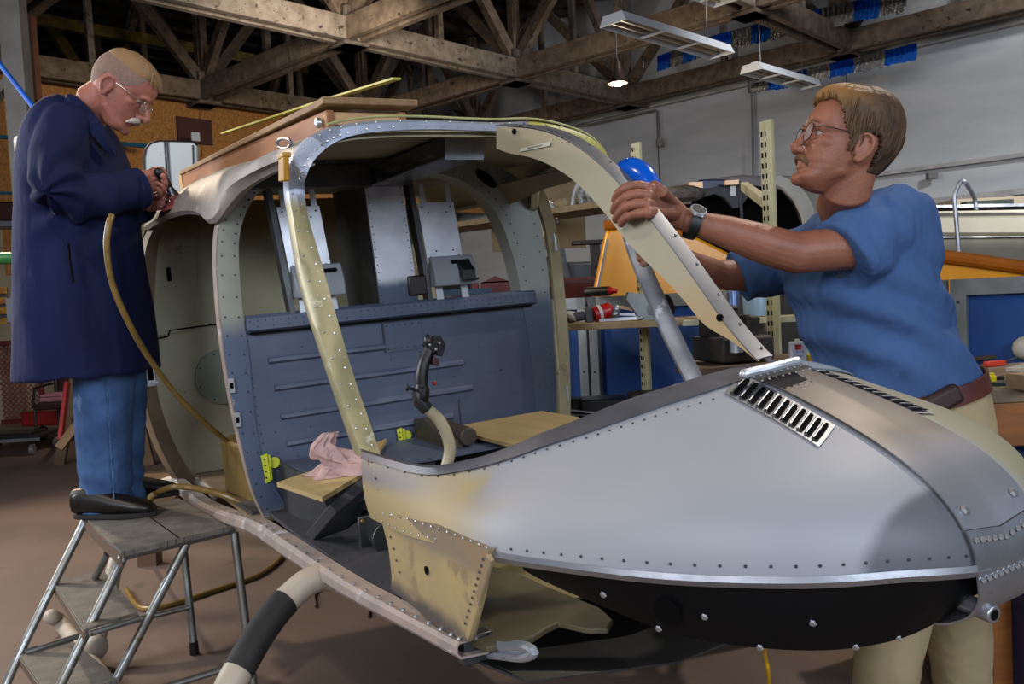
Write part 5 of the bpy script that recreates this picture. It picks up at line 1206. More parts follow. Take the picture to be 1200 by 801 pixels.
b.lathe([(0,0),(.025,0),(.025,.004),(0,.004)],(c.x-.03,c.y-.06,zt+.09),(0,-1,0),16,1); b.box((c.x+.03,c.y-.061,zt+.1),(.02,.004,.01),mi=2); single('battery_charger',b,[mBlack,mWhitePl,mk('carton_blue',0)],'black charger box with a white dial on the stand','charger',bevel=.006)
b=M(); c=wd(590,350,6.3); 
for dx,w_ in((-.28,.2),(-.05,.22),(.14,.12)): b.box((c.x+dx,c.y,1.27+.06),(w_,.2,.20)); b.prism([V((c.x+dx-w_/2,c.y-.1,1.42)),V((c.x+dx,c.y-.1,1.47)),V((c.x+dx+w_/2,c.y-.1,1.42))],(0,.2,0))
b.box((c.x-.05,c.y+.05,.6),(.9,.4,1.15)); single('red_toolbox',b,[mk('dark_red_toolbox','#5a1512','#481010',rough=.5)],'dark red toolboxes seen low through the cabin back opening','toolbox')
b=M(); c=wd(745,336,0.1) if False else wd(636,330,6.9); b.box((c.x,c.y,1.35),(.28,.05,.3)); 
for k in range(4): b.cyl((c.x-.12+k*.08,c.y,1.3),(c.x-.12+k*.08,c.y,1.62),.012,6)
single('dark_chair_back',b,mBlack,'small dark slatted chair back above the red mesh crate','chair')
# step stool
r=thing('step_stool','three-step tubular steel step stool with worn chequered treads under the man in blue','step stool')
mTube=mk('worn_chrome_tube','#9da0a0','#7d7b72',scale=9,rough=.3,rough2=.5,metal=.85,spots=(12,.62,'#6e6a48'))
mTread=mk('rubber_tread','#45423d','#37342f',scale=20,rough=.75)
def tread_mat():
    if 'ribbed_tread' in MATS: return MATS['ribbed_tread']
    m_=mk('ribbed_tread','#6b665d','#57524a',scale=20,rough=.6,spots=(18,.6,'#6b665c')); nt=m_.node_tree; N=nt.nodes
    b_=N['Principled BSDF']; wv=N.new('ShaderNodeTexBrick'); tc=N.new('ShaderNodeTexCoord'); mp=N.new('ShaderNodeMapping'); mp.inputs['Rotation'].default_value=(0,0,.6); mp.inputs['Scale'].default_value=(9,9,9)
    nt.links.new(tc.outputs['Object'],mp.inputs[0]); nt.links.new(mp.outputs[0],wv.inputs[0]); bp=N.new('ShaderNodeBump'); bp.inputs['Strength'].default_value=1; bp.inputs['Distance'].default_value=.004; nt.links.new(wv.outputs['Fac'],bp.inputs['Height']); nt.links.new(bp.outputs[0],b_.inputs['Normal'])
    mx=N.new('ShaderNodeMix'); mx.data_type='RGBA'; mx.blend_type='MULTIPLY'; mx.inputs[0].default_value=1; src=b_.inputs['Base Color'].links[0].from_socket; nt.links.new(src,mx.inputs[6]); cr_=N.new('ShaderNodeMapRange'); nt.links.new(wv.outputs['Fac'],cr_.inputs[0]); cr_.inputs[3].default_value=1.25; cr_.inputs[4].default_value=.45; nt.links.new(cr_.outputs[0],mx.inputs[7]); nt.links.new(mx.outputs[2],b_.inputs['Base Color'])
    return m_
mT=tread_mat()
ZP=.57
PA,PB,PC=wz(99,611,ZP),wz(142,653,ZP),wz(268,623,ZP); PD=PA+(PC-PB)
b=M(); b.prism([PA,PB,PC,PD],(0,0,.018)); b.beam(PA.lerp(PB,.5)*0+PA+(PD-PA)*.52+V((0,0,.019)),PB+(PC-PB)*.52+V((0,0,.019)),.004,.002,mi=1); obj('platform',b,[mT,mHole],r,bevel=.003)
b=M(); b.beam(PA+V((0,0,-.01)),PB+V((0,0,-.01)),.006,.04); obj('platform_lip',b,mk('brown_metal_edge','#5e4c3c'),r)
foot=wz(17,912,0); bend=wz(150,650,ZP-.005); c_end=wz(274,620,ZP-.005)
b=M(); b.tube(smooth_path([foot,wz(75,801,.0) if False else foot.lerp(wz(139,664,ZP-.05),.5),wz(139,664,ZP-.05),wz(143,656,ZP-.015),bend,bend.lerp(c_end,.5),c_end],5),.0145,12); obj('front_rail',b,mTube,r)
J=wz(25,762,.19); lf=J+(J-PA)*.42; lf.z=0.005
b=M(); b.tube(smooth_path([lf,J,PA.lerp(J,.08),PA+V((0,0,-.01)),PA.lerp(PD,.2)+V((0,0,-.01)),PD+V((0,0,-.01))],5),.0145,12); obj('rear_rail',b,mTube,r)
C_f=wz(299,820,0.0)
b=M(); b.tube([c_end+V((0,0,-.01)),C_f],.0145,12); obj('leg',b,mTube,r)
b=M(); b.tube([c_end.lerp(bend,.47)+V((0,0,-.01)),wz(97,872,0)],.0145,12); obj('diagonal_leg',b,mTube,r)
rf=wz(228,766,.0); b=M(); b.tube([PD+V((0,0,-.02)),rf+V((0,0,.03))],.0145,12); o=obj('leg',b,mTube,r); b=M(); b.cyl(rf,rf+V((0,0,.05)),.018,12,r2=.016); obj('rubber_foot',b,mBlack,o)
def mid_tread(z,pts):
    Q=[wz(x,y,z) for x,y in pts]; b=M(); b.prism(Q,(0,0,.016)); b.beam(Q[0]+V((0,0,-.008)),Q[3]+V((0,0,-.008)),.006,.03,mi=1); return obj('tread',b,[mT,mk('brown_metal_edge',0)],r,bevel=.002)
mid_tread(.362,[(62,685),(122,673),(162,722),(99,743)])
mid_tread(.168,[(22,770),(82,752),(140,801),(60,824)])
b=M(); b.tube([wz(30,764,.19),wz(92,745,.19),wz(150,728,.19),wz(222,711,.19)],.011,10); obj('cross_brace',b,mTube,r)
b=M(); b.tube([wz(105,742,.37),wz(163,724,.37)],.010,10); obj('cross_brace',b,mTube,r)
b=M(); b.tube([wz(112,830,.12),wz(290,775,.12)],.011,10); obj('cross_brace',b,mTube,r)
b=M(); b.tube([wz(126,648,.5),wz(112,676,.385)],.0125,10); obj('tread_support',b,mTube,r)
# hoses and cord
mHose=mk('amber_hose','#7d6531','#6a5427',scale=20,rough=.35)
b=M(); hp=[wd(131,252,2.62),wd(127,265,2.60),wd(125,290,2.60),wd(131,330,2.62),wd(147,370,2.66),wd(170,412,2.75),wd(205,460,2.9),wd(240,495,3.0),wd(268,519,3.1),wd(290,545,3.2)]
b.tube(smooth_path(hp,6),.0095,12); single('air_hose',b,mHose,'amber air hose hanging from the coat into the rear cabin','hose')
b=M(); hp=[wd(290,592,2.95),wd(262,580,2.95),wd(230,572,2.98),wd(205,570,3.0),wd(185,577,3.1),wd(172,592,3.2),wz(165,640,.02)]
b.tube(smooth_path(hp,6),.011,10); single('air_hose',b,mHose,'amber and black hose lying over the sill behind the black shoes','hose')
b=M(); hp=[wz(148,690,.012),wz(165,712,.012),wz(200,708,.012),wz(250,692,.012),wz(300,675,.012),wz(325,658,.012),wz(333,648,.012),wz(350,640,.012)]
b.tube(smooth_path(hp,6),.012,8); single('air_hose',b,mHose,'amber hose snaking over the concrete floor behind the step stool','hose')
b=M(); hp=[wz(370,710,.008),wz(372,692,.008),wz(410,684,.008),wz(430,700,.008),wz(432,722,.008)]
b.tube(smooth_path(hp,6),.006,6); single('thin_cable',b,mk('brown_cable','#5a4638'),'thin brown cable curled on the floor beneath the cabin sill','cable')
b=M(); hp=[hw(1.72,-.12,.09),wd(896,765,1.75),wd(900,785,1.8),wd(899,815,1.9),wz(880,900,.01),wz(800,1000,.01)]
b.tube(smooth_path(hp,6),.0045,8); single('yellow_cable',b,mk('yellow_cord_jacket','#c79a12',rough=.4),'thin bright yellow cord dangling from under the nose','cable')
# ================================================================== PEOPLE
mSkinR=mk('tanned_skin','#8f5d48','#7a4b39',scale=14,rough=.5,spec=.4,bump=.12,bscale=160,contrast=.7,spots=(26,.66,'#8a4b38'))
mSkinL=mk('ruddy_skin','#a0695a','#8c5548',scale=14,rough=.5,spec=.4,bump=.12,bscale=160,contrast=.7,spots=(26,.66,'#7d463c'))
mHairR=mk('brown_streaked_hair','#2e2219','#5a432d',scale=60,rough=.6,spec=.3,zones=[([('Z',1.66,1.75),('X',.86,.76)],'#8a6538',.05)],stretch=(.25,1,.25),contrast=.7,bump=.5,bscale=120)
mHairL=mk('cropped_sandy_hair','#8a6538','#7d6a50',scale=70,rough=.7,contrast=.7,bump=.4,bscale=300,zones=[])
mStubble=mk('cropped_sandy_hair',0)
mLens=mk('spectacle_lens','#ffffff',rough=.05,alpha=.18,spec=.6)
mFrame=mk('dark_metal_frame','#3a332e',rough=.3,metal=.8)
mEyeW=mk('eye_white','#988a80',rough=.25); mIris=mk('eye_iris','#3a4650',rough=.2)
FF=[(-.125,.055),(-.118,.078),(-.105,.095),(-.095,.092),(-.085,.086),(-.078,.090),(-.070,.088),(-.063,.092),(-.052,.090),(-.040,.088),(-.02,.087),(-.005,.086),(.005,.091),(.016,.098),(.03,.098),(.045,.096),(.07,.086),(.09,.070),(.105,.045),(.115,.0)]
GG=[(-.125,.02),(-.1,-.01),(-.08,-.045),(-.06,-.068),(-.04,-.084),(-.01,-.099),(.02,-.105),(.05,-.102),(.08,-.086),(.1,-.06),(.115,-.02)]
WW=[(-.125,.02),(-.11,.036),(-.09,.050),(-.07,.059),(-.04,.067),(-.01,.073),(.02,.076),(.05,.075),(.08,.064),(.1,.046),(.115,.012)]
def head_pt(z,th,off=0):
    f,g,w_=sinterp(FF,z),sinterp(GG,z),sinterp(WW,z); cx=(f+g)/2; c,s_=math.cos(th),math.sin(th)
    ax=(f-cx) if c>0 else (cx-g)
    pw=.86 if c>0 else .95
    x=cx+ax*math.copysign(abs(c)**pw,c); y=w_*math.copysign(abs(s_)**.95,s_)
    if c>0:
        # sockets and cheeks
        for sy in(-1,1):
            d=((y-sy*.032)/.017)**2+((z-.000)/.012)**2; x-=.010*math.exp(-d)
            d=((y-sy*.046)/.018)**2+((z+.030)/.016)**2; x+=.006*math.exp(-d)
            d=((y-sy*.05)/.02)**2+((z+.072)/.02)**2; x-=.004*math.exp(-d)
    p=V((x,y,z)); 
    if off: 
        n=V((c*1.0/max(ax,.02),s_/max(w_,.02),0)); n.normalize(); n=(n+V((0,0,max(0,(z-.04)*16)))).normalized(); p=p+n*off
    return p
def build_head(b,Mx,ears=1.0,nose=1.0,chin=1.0):
    h=M(); rows=[]
    for i in range(60):
        z=lerp(-.125,.115,(1-math.cos(PI*i/59))/2); rows.append([head_pt(z,2*PI*j/72) for j in range(72)])
    h.grid(rows,cu=True); n=len(h.v); h.f.append(tuple(range(72))[::-1]); h.f.append(tuple(range(n-72,n))); h.mi+=[0,0]
    # nose
    h.tube([(.082,0,.012),(.096,0,-.004),(.108*nose,0,-.020),(.121*nose,0,-.036),(.118*nose,0,-.043)],[.009,.0085,.010,.012,.009],12,round_caps=True)
    h.tube([(.085,0,-.050),(.112*nose,0,-.043)],[.012,.010],10,round_caps=True)
    for sy in(-1,1):
        h.sph((.101,sy*.0135,-.043),(.013,.0075,.009),6)
        h.tube([(.088,sy*.012,.014),(.092,sy*.028,.020),(.082,sy*.048,.014)],[.008,.009,.006],8,round_caps=True)   # brow
        h.tube([(.078,sy*.018,.006),(.083,sy*.032,.010),(.074,sy*.047,.003)],[.005,.0055,.004],8,round_caps=True)   # upper lid
        h.tube([(.080,sy*.019,-.010),(.082,sy*.032,-.013),(.073,sy*.046,-.009)],[.004,.0045,.004],8,round_caps=True)
        # ear
        e=[(-.004,.075,-.040),(-.012,.080,-.044),(-.022,.086,-.034),(-.030,.091,-.018),(-.031,.093,-.002),(-.024,.092,.012),(-.012,.088,.016),(-.003,.081,.010),(-.002,.076,.0)]
        h.tube(smooth_path([V((x,sy*y*1.0,z-.008)) for x,y,z in e],4),.0048*ears,8,round_caps=True)
        h.tube(smooth_path([V((x,sy*y,z-.008)) for x,y,z in [(-.010,.077,-.03),(-.019,.083,-.018),(-.020,.085,.0),(-.010,.081,.006)]],4),.0038*ears,8,round_caps=True)
        h.sph((-.013,sy*.0775,-.020),(.018,.007,.028),6)
        h.sph((-.002,sy*.077,-.016),(.005,.006,.008),5)
        h.sph((-.012,sy*.079,-.048),(.010,.006,.010),5)
        h.sph((.050,sy*.046,-.020),(.024,.018,.018),6)
        h.tube([(.008,sy*.044,-.05),(.008,sy*.042,-.072),(.035,sy*.030,-.088),(.07,sy*.010,-.100)],[.016,.019,.020,.017],10,round_caps=True)  # jaw
    h.tube([(.080,-.024,-.070),(.088,-.012,-.0665),(.0925,0,-.066),(.088,.012,-.0665),(.080,.024,-.070)],[.003,.005,.0055,.005,.003],8,round_caps=True)
    h.tube([(.079,-.022,-.075),(.087,-.011,-.079),(.0915,0,-.080),(.087,.011,-.079),(.079,.022,-.075)],[.003,.0055,.006,.0055,.003],8,round_caps=True)
    h.sph((.084,0,-.106),(.018*chin,.020,.016),7)
    xform(h,Mx); b.add(h.v,h.f)
def eyes(root,Mx,down=0):
    for sy in(-1,1):
        b=M(); b.sph((.0695,sy*.032,-.001),.0118,8); xform(b,Mx); o=obj('eye',b,mEyeW,root)
        b=M(); b.sph((.0782,sy*.032,-.001-down),(.0042,.0062,.0062),6); xform(b,Mx); obj('iris',b,mIris,o)
def hair_shell(Mx,line,thick,seed=0,wild=.003,n=(56,96)):
    random.seed(seed); ni,nj=n; grid=[]; 
    b=M(); outer={}; inner={}
    def fr(i,j):
        th=2*PI*j/nj; z=lerp(-.10,.1149,math.sin(PI/2*i/(ni-1))); return th,z
    for i in range(ni):
        for j in range(nj):
            th,z=fr(i,j); a=abs(math.atan2(math.sin(th),math.cos(th)))   # 0 front .. pi back
            zl=interp(line,a); k=z-zl
            if k>-.002:
                t=thick(a,z)*min(1,max(.0,(k+.002)/.012))**.5
                st=mnoise.noise(V((th*9,z*6,seed)))*wild+mnoise.noise(V((th*28,z*10,seed+3)))*wild*.7
                outer[i,j]=head_pt(z,th,max(.0005,t+st*min(1,k*60))); inner[i,j]=head_pt(z,th,-.002)
    idx={}
    vs=[];fs=[]
    for kk,p in outer.items(): idx['o',kk]=len(vs); vs.append(p)
    for kk,p in inner.items(): idx['i',kk]=len(vs); vs.append(p)
    for i in range(ni-1):
        for j in range(nj):
            q=[(i,j),(i,(j+1)%nj),(i+1,(j+1)%nj),(i+1,j)]
            if all(x in outer for x in q):
                fs.append(tuple(idx['o',x] for x in q)); 
                for e in range(4):
                    a_,b_=q[e],q[(e+1)%4]
                    # border edge?
                    if e==0: nb=[(i-1,j),(i-1,(j+1)%nj)]
                    elif e==1: nb=[(i,(j+2)%nj),(i+1,(j+2)%nj)]
                    elif e==2: nb=[(i+2,j),(i+2,(j+1)%nj)]
                    else: nb=[(i,(j-1)%nj),(i+1,(j-1)%nj)]
                    if not all(x in outer for x in nb) and not (e==2 and i==ni-2): fs.append((idx['o',b_],idx['o',a_],idx['i',a_],idx['i',b_]))
    top=[idx['o',(ni-1,j)] for j in range(nj) if (ni-1,j) in outer]
    if len(top)>3: fs.append(tuple(top))
    b.add(vs,fs); xform(b,Mx); return b
def frame_head(origin,fwd_,up_,scale=1.0):
    x=V(fwd_).normalized(); y=V(up_).cross(x).normalized(); z=x.cross(y)
    m_=Matrix((x,y,z)).transposed().to_4x4()@Matrix.Scale(scale,4); m_.translation=V(origin); return m_
def spectacles(root,Mx,name_parts=True,col=None,temple_y=.079,zoff=.0,tilt=0):
    r=bpy.data.objects.new('glasses',None); COL.objects.link(r); r.parent=root
    b=M()
    for sy in(-1,1):
        c=V((.101,sy*.036,-.006+zoff)); ring=[]
        for k in range(25):
            a=2*PI*k/24; e=.8; yy=math.copysign(abs(math.cos(a))**e,math.cos(a))*.025; zz=math.copysign(abs(math.sin(a))**e,math.sin(a))*.0205
            ring.append(c+V((-abs(yy*sy+.0)*0-.0-(.10 if yy*sy>0 else .02)*abs(yy)*1.2,yy,zz)))
        b.tube(ring,.0011,6)
        b.tube(smooth_path([c+V((-.004,sy*.023,.008)),V((.092,sy*.066,.006+zoff)),V((.05,sy*(temple_y-.002),.006+zoff)),V((.0,sy*temple_y,.006+zoff)),V((-.018,sy*temple_y,.0+zoff)),V((-.03,sy*temple_y,-.02+zoff))],3),.0012,6)
    b.tube(smooth_path([V((.105,-.012,.002+zoff)),V((.110,0,.006+zoff)),V((.105,.012,.002+zoff))],4),.0012,6)
    xform(b,Mx); obj('frame',b,col or mFrame,r)
    for sy in(-1,1):
        c=V((.101,sy*.036,-.006+zoff)); b=M(); ring=[]
        for k in range(24):
            a=2*PI*k/24; e=.8; yy=math.copysign(abs(math.cos(a))**e,math.cos(a))*.025; zz=math.copysign(abs(math.sin(a))**e,math.sin(a))*.0205
            ring.append(c+V((-(.10 if yy*sy>0 else .02)*abs(yy)*1.2,yy,zz)))
        b.add(ring+[c],[(k,(k+1)%24,24) for k in range(24)]); xform(b,Mx); obj('lens',b,mLens,r)
def cloth_displace(b,amp,freq,seed=0,stretch=(1,1,.4),center=None,extra=None):
    me=bpy.data.meshes.new('t'); me.from_pydata([tuple(p) for p in b.v],[],b.f); me.update()
    for i,v in enumerate(me.vertices):
        p=v.co; q=V((p.x*stretch[0]*freq+seed,p.y*stretch[1]*freq,p.z*stretch[2]*freq))
        n1=mnoise.noise(q); n2=1-abs(mnoise.noise(q*1.9+V((3,1,2))))*2
        d=amp*(n1*.7+n2*.5)
        if extra: d+=extra(p)
        b.v[i]=p+v.normal*d
    return b
def ellipse_rows(b,rows,n=40,pw=.85):
    out=[]
    for L_,R_,hd,Yc in rows:
        pl,pr=wd(L_[0],L_[1],Yc),wd(R_[0],R_[1],Yc); c=(pl+pr)/2; ax=(pr-pl)/2
        out.append([c+ax*math.copysign(abs(math.cos(2*PI*k/n))**pw,math.cos(2*PI*k/n))+V((0,hd*math.copysign(abs(math.sin(2*PI*k/n))**pw,math.sin(2*PI*k/n)),0)) for k in range(n)])
    fine=[]
    for j in range(n):
        pass
    cols=[smooth_path([r[k] for r in out],4) for k in range(n)]
    rr=[[cols[k][i] for k in range(n)] for i in range(len(cols[0]))]
    b.grid(rr,cu=True); o=len(b.v)-len(rr)*n
    b.f+=[tuple(o+k for k in range(n))[::-1],tuple(o+(len(rr)-1)*n+k for k in range(n))]; b.mi+=[0,0]
def finger(b,pts,r0=.0098,r1=.0078):
    pts=[V(p) for p in pts]; sp2=smooth_path(pts,4); n=len(sp2)
    rs=[lerp(r0,r1,i/(n-1))*(1+.07*(1 if i in(4,8) else 0)) for i in range(n)]
    b.tube(sp2,rs,12,round_caps=True)
# ---------------------------------------------------------------- man at the nose (right)
pR=thing('person','man with glasses in a blue T-shirt holding the cabin windshield post with outstretched arms','person',loc=wz(1085,801+95,0.0))
HR=frame_head(wd(991,168,1.99),V((-.95,.02,.30)),V((.30,.0,.95)),1.0)
sk=M(); build_head(sk,HR,nose=.93)
Yn=2.06
sk.tube([HR@V((-.025,0,-.045)),HR@V((-.03,0,-.10)),wd(986,238,2.08),wd(998,262,2.12)],[.058,.056,.058,.066],20,round_caps=True)
# torso core and shoulders hidden in the shirt
sk.tube([wd(1030,300,2.2),wd(1025,330,2.2),wd(1045,400,2.2),wd(1085,455,2.2)],[.10,.11,.11,.11],20,round_caps=True,ell=1.1)
sk.tube([wd(1050,275,2.06),wd(1025,275,2.2),wd(995,290,2.38)],[.045,.05,.045],16,round_caps=True)
pk=hu(740,235,b=-.03); Yp=(HM@pk).y
arm_px=[(1050,275,2.06,.040),(1030,283,2.03,.045),(1000,291,2.0,.050),(965,293,1.99,.050),(932,296,1.985,.049),(905,289,1.98,.047),(880,281,1.978,.0435),(850,271,1.975,.037),(828,265,1.972,.031),(808,259,1.97,.0285)]
sk.tube([wd(x,y,Y) for x,y,Y,r in arm_px],[r for *_,r in arm_px],20,round_caps=True,ell=[1,1,1,1,1,1,1,1,.95,.9])
sk.sph(wd(930,302,1.985),(.03,.035,.034),6)
far=[(1000,275,2.42,.06),(930,305,2.42,.05),(870,322,2.40,.047),(840,322,2.36,.042),(815,312,2.30,.036),(790,300,2.22,.030)]
sk.tube([wd(x,y,Y) for x,y,Y,r in far],[r for *_,r in far],16,round_caps=True)
# thighs inside trousers
sk.tube([wd(1090,470,2.14),wd(1075,600,2.11),wd(1056,700,2.08)],[.07,.06,.05],16,round_caps=True); sk.tube([wd(1110,455,2.30),wd(1110,560,2.32),wd(1114,650,2.34)],[.07,.06,.05],16,round_caps=True)
body=remeshed(sk,.0033,3)
hd=M()
def hb(px,py,b_): return HM@hu(px,py,b=b_)
W0=wd(812,260,1.972)
hd.tube([W0,wd(800,256,1.968),wd(785,247,1.962),wd(770,240,1.955)],[.0265,.027,.034,.036],18,round_caps=True,ell=.62,up=(.3,0,1))
kn=[(759,220,.012),(756,228,-.010),(753.5,238,-.030),(755,248,-.044)]
hd.tube([wd(785,243,1.958),hb(762,222,.01)],[.020,.014],12,round_caps=True)
for (x,y,b_) in kn: hd.tube([wd(790,250,1.962),hb(x+4,y+1,b_)],[.018,.0125],12,round_caps=True)
finger(hd,[hb(763,221,.012),hb(749,217.5,-.012),hb(735,219.5,-.040),hb(725,226,-.052),hb(721,234,-.050)],.0112,.0088)
finger(hd,[hb(760,229,-.010),hb(746,227.5,-.034),hb(733,231,-.054),hb(723.5,239,-.058),hb(719.5,247,-.052)],.0115,.0090)
finger(hd,[hb(758,239,-.030),hb(745,239,-.048),hb(733,243,-.060),hb(725,251,-.058),hb(722,257,-.052)],.0110,.0088)
finger(hd,[hb(759,249,-.044),hb(748,250,-.056),hb(739,253,-.061),hb(731,258,-.056),hb(728,262,-.052)],.0102,.0080)
finger(hd,[wd(790,240,1.97),hb(775,224,.03),hb(760,214,.045),hb(748,212,.05),hb(742,214,.05)],.0135,.0095)
hand=remeshed(hd,.0016,3)
body.add(hand.v,hand.f)
fh=M(); fh.tube([wd(798,303,2.24),wd(780,296,2.2),wd(766,292,2.17)],[.028,.034,.034],14,round_caps=True,ell=.7)
for k,(x0,y0,x1,y1) in enumerate(((768,285,752,288),(766,291,749,296),(766,297,750,303),(768,303,754,309))): finger(fh,[wd(x0,y0,2.16),wd((x0+x1)/2,(y0+y1)/2,2.12),wd(x1,y1,2.09)],.0105,.0085)
finger(fh,[wd(780,290,2.2),wd(772,278,2.22),wd(764,276,2.2)],.012,.009)
h2=remeshed(fh,.002,3); body.add(h2.v,h2.f)
o=obj('body',body,mSkinR,pR,angle=180)
eyes(pR,HR)
lineR=[(0,.074),(.35,.078),(.7,.078),(.95,.066),(1.12,.045),(1.24,.018),(1.36,-.012),(1.44,-.032),(1.54,-.034),(1.60,.012),(1.75,.014),(1.95,.012),(2.1,-.03),(2.35,-.068),(3.2,-.078)]
def thR(a,z): return interp([(0,.010),(.6,.009),(1.2,.008),(1.5,.008),(2.2,.014),(3.2,.013)],a)+.013*max(0,min(1,(z-.03)/.06))
b=hair_shell(HR,lineR,thR,2,.0032,(60,140)); obj('hair',b,mHairR,pR,angle=60)
# fringe and loose strands
random.seed(21); b=M()
for k in range(90):
    a=random.uniform(-.85,.85); z0=random.uniform(.088,.112); z1=interp(lineR,abs(a))-.004+random.uniform(-.006,.008)
    p=[head_pt(lerp(z0,z1,t),a+.16*t*(1 if a>-.2 else -.6),.019*(1-.55*t)+.002*math.sin(k)) for t in(0,.35,.7,1)]
    b.tube(p,[.0024,.0028,.0022,.0006],5)
for k in range(150):
    a=random.choice((-1,1))*random.uniform(1.15,3.1); z0=random.uniform(.03,.10); z1=max(interp(lineR,abs(a))-.004,z0-random.uniform(.05,.12))
    p=[head_pt(lerp(z0,z1,t),a+.05*t,.0155+.004*math.sin(k*1.7)*(1-t)-.004*t) for t in(0,.35,.7,1)]
    b.tube(p,[.0016,.0026,.0022,.0006],5)
xform(b,HR); obj('hair_strands',b,mHairR,pR,angle=60)
b=M()
for sy in(-1,1):
    b.tube([(.0955,sy*.002,-.056),(.094,sy*.014,-.059),(.086,sy*.026,-.067),(.080,sy*.030,-.076)],[.0085,.0085,.006,.003],8,round_caps=True)
xform(b,HR); b=remeshed(b,.0015,1); obj('moustache',b,mk('sandy_moustache','#553b26','#70522f',scale=200,rough=.7,bump=.6,bscale=300),pR,angle=180)
b=M()
for sy in(-1,1): b.tube([(.097,sy*.016,.018),(.097,sy*.032,.023),(.085,sy*.05,.017)],[.002,.0028,.0014],6,round_caps=True)
xform(b,HR); obj('eyebrow',b,mHairR,pR)
spectacles(pR,HR)
# T-shirt
ts_=M()
Yb=2.2
R_rows=[((1000,231),(1030,226),.09,2.18),((980,239),(1052,231),.14,2.19),((962,250),(1070,240),.185,2.2),((948,268),(1080,258),.205,2.2),((936,290),(1085,285),.21,2.2),((926,325),(1087,322),.21,2.2),((934,360),(1093,350),.205,2.2),((947,392),(1105,378),.20,2.2),((960,425),(1118,402),.20,2.2),((978,458),(1127,420),.195,2.2),((998,492),(1131,433),.19,2.2)]
ellipse_rows(ts_,R_rows)
ts_.tube([wd(1060,252,2.08),wd(1036,266,2.04),wd(1010,285,2.015),wd(987,302,2.0)],[.080,.090,.094,.096],24,round_caps=False,ell=.84)
ts_.sph(wd(1056,250,2.10),(.075,.09,.055),8)
ts_.sph(wd(1030,246,2.2),(.11,.15,.05),8)
ts_.tube([wd(985,285,2.38),wd(925,305,2.41),wd(888,317,2.41),wd(865,326,2.41)],[.085,.082,.078,.074],24)
ts_.sph(wd(985,275,2.36),(.07,.07,.06),8)
g_=remeshed(ts_,.0065,5)
fc=wd(1045,330,2.0)
def folds(p):
    # diagonal drag folds from the armpit to the waist
    q=p-fc; u_=q.x*.70+q.z*.72; v_=-q.x*.72+q.z*.70
    env=math.exp(-((q.z+.10)/.16)**2)
    sl=math.exp(-((q.x+.08)/.12)**2-((q.z-.10)/.09)**2)
    return .010*env*math.sin(u_*62+v_*9+2*math.sin(v_*8))*(1 if p.y<2.25 else .4)+.003*sl*math.sin(q.x*95+q.z*40)
cloth_displace(g_,.006,10,1,(1,1,.6),extra=folds)
# cut the shirt open at sleeve ends by dropping cap faces is not needed: arms pass through
mShirt=mk('blue_cotton_jersey','#425d88','#385078',scale=3,rough=.9,bump=.8,bscale=11,bdist=.02,stretch=(1,1,.5),spec=.2)
sh=obj('t_shirt',g_,mShirt,pR,angle=180)
rr_=ray(988,316); 
Mt=Matrix.Translation(wd(988,317,1.97))@(Matrix((V((1,.12,.05)).normalized(),V((-.03,0,1)),V((.1,-1,0)).normalized())).transposed().to_4x4())
text('chest_lettering','Thu\nllllu',.021,Mt,mk('black_print','#10131c',rough=.9),sh,.0006)
# trousers, belt
tr=M()
ellipse_rows(tr,[((1000,470),(1132,430),.175,2.2),((1012,500),(1142,458),.19,2.2),((1020,540),(1147,500),.195,2.2),((1020,580),(1146,545),.19,2.2)])
tr.tube([wd(1078,520,2.12),wd(1070,600,2.10),wd(1052,700,2.08),wd(1040,775,2.07),wd(1035,860,2.1),wd(1033,960,2.13),wz(1035,985,.06)],[.105,.098,.086,.078,.07,.066,.064],20,round_caps=True)
tr.tube([wd(1105,520,2.30),wd(1112,600,2.34),wd(1120,700,2.36),wd(1126,775,2.4),wd(1130,850,2.45),wd(1132,900,2.5)],[.105,.10,.09,.08,.072,.068],20,round_caps=True)
g_=remeshed(tr,.008,5); cloth_displace(g_,.006,11,5,(1,1,.7)); mKh=mk('khaki_cotton','#a08f6d','#8e7d5c',scale=4,rough=.9,bump=.08,bscale=400)
obj('trousers',g_,mKh,pR,angle=180)
b=M(); rr=[]
for k in range(49):
    a=2*PI*k/48; row=[]
    for (L_,R_) in (((1000,467),(1134,426)),((1004,486),(1139,446))):
        pl,pr=wd(L_[0],L_[1],2.2),wd(R_[0],R_[1],2.2); c=(pl+pr)/2; ax=(pr-pl)/2*1.03
        row.append(c+ax*math.copysign(abs(math.cos(a))**.85,math.cos(a))+V((0,.200*math.copysign(abs(math.sin(a))**.85,math.sin(a)),0)))
    rr.append(row)
b.grid(rr); obj('leather_belt',b,mk('reddish_brown_leather','#5a2a1c','#45201a',scale=12,rough=.4),pR,solid=.006)
b=M(); q=wd(1106,468,1.99); b.box(q,(.085,.03,.05),Euler((0,-.45,0)).to_matrix()); obj('belt_pouch',b,mk('dark_brown_pouch','#2a1512',rough=.6),pR,bevel=.012)
for k,(x,y,z_) in enumerate(((1035,985,0),(1132,925,0))):
    f=wz(x,y,0); b=M(); b.tube([f+V((.05,0,.045)),f+V((0,0,.05)),f+V((-.10,-.01,.04)),f+V((-.17,-.015,.03))],[.045,.05,.045,.032],14,round_caps=True,ell=1.0); b.box(f+V((-.06,0,.012)),(.27,.09,.024)); obj('shoe',b,mk('brown_shoe','#3b2a1e',rough=.5),pR,bevel=.004)
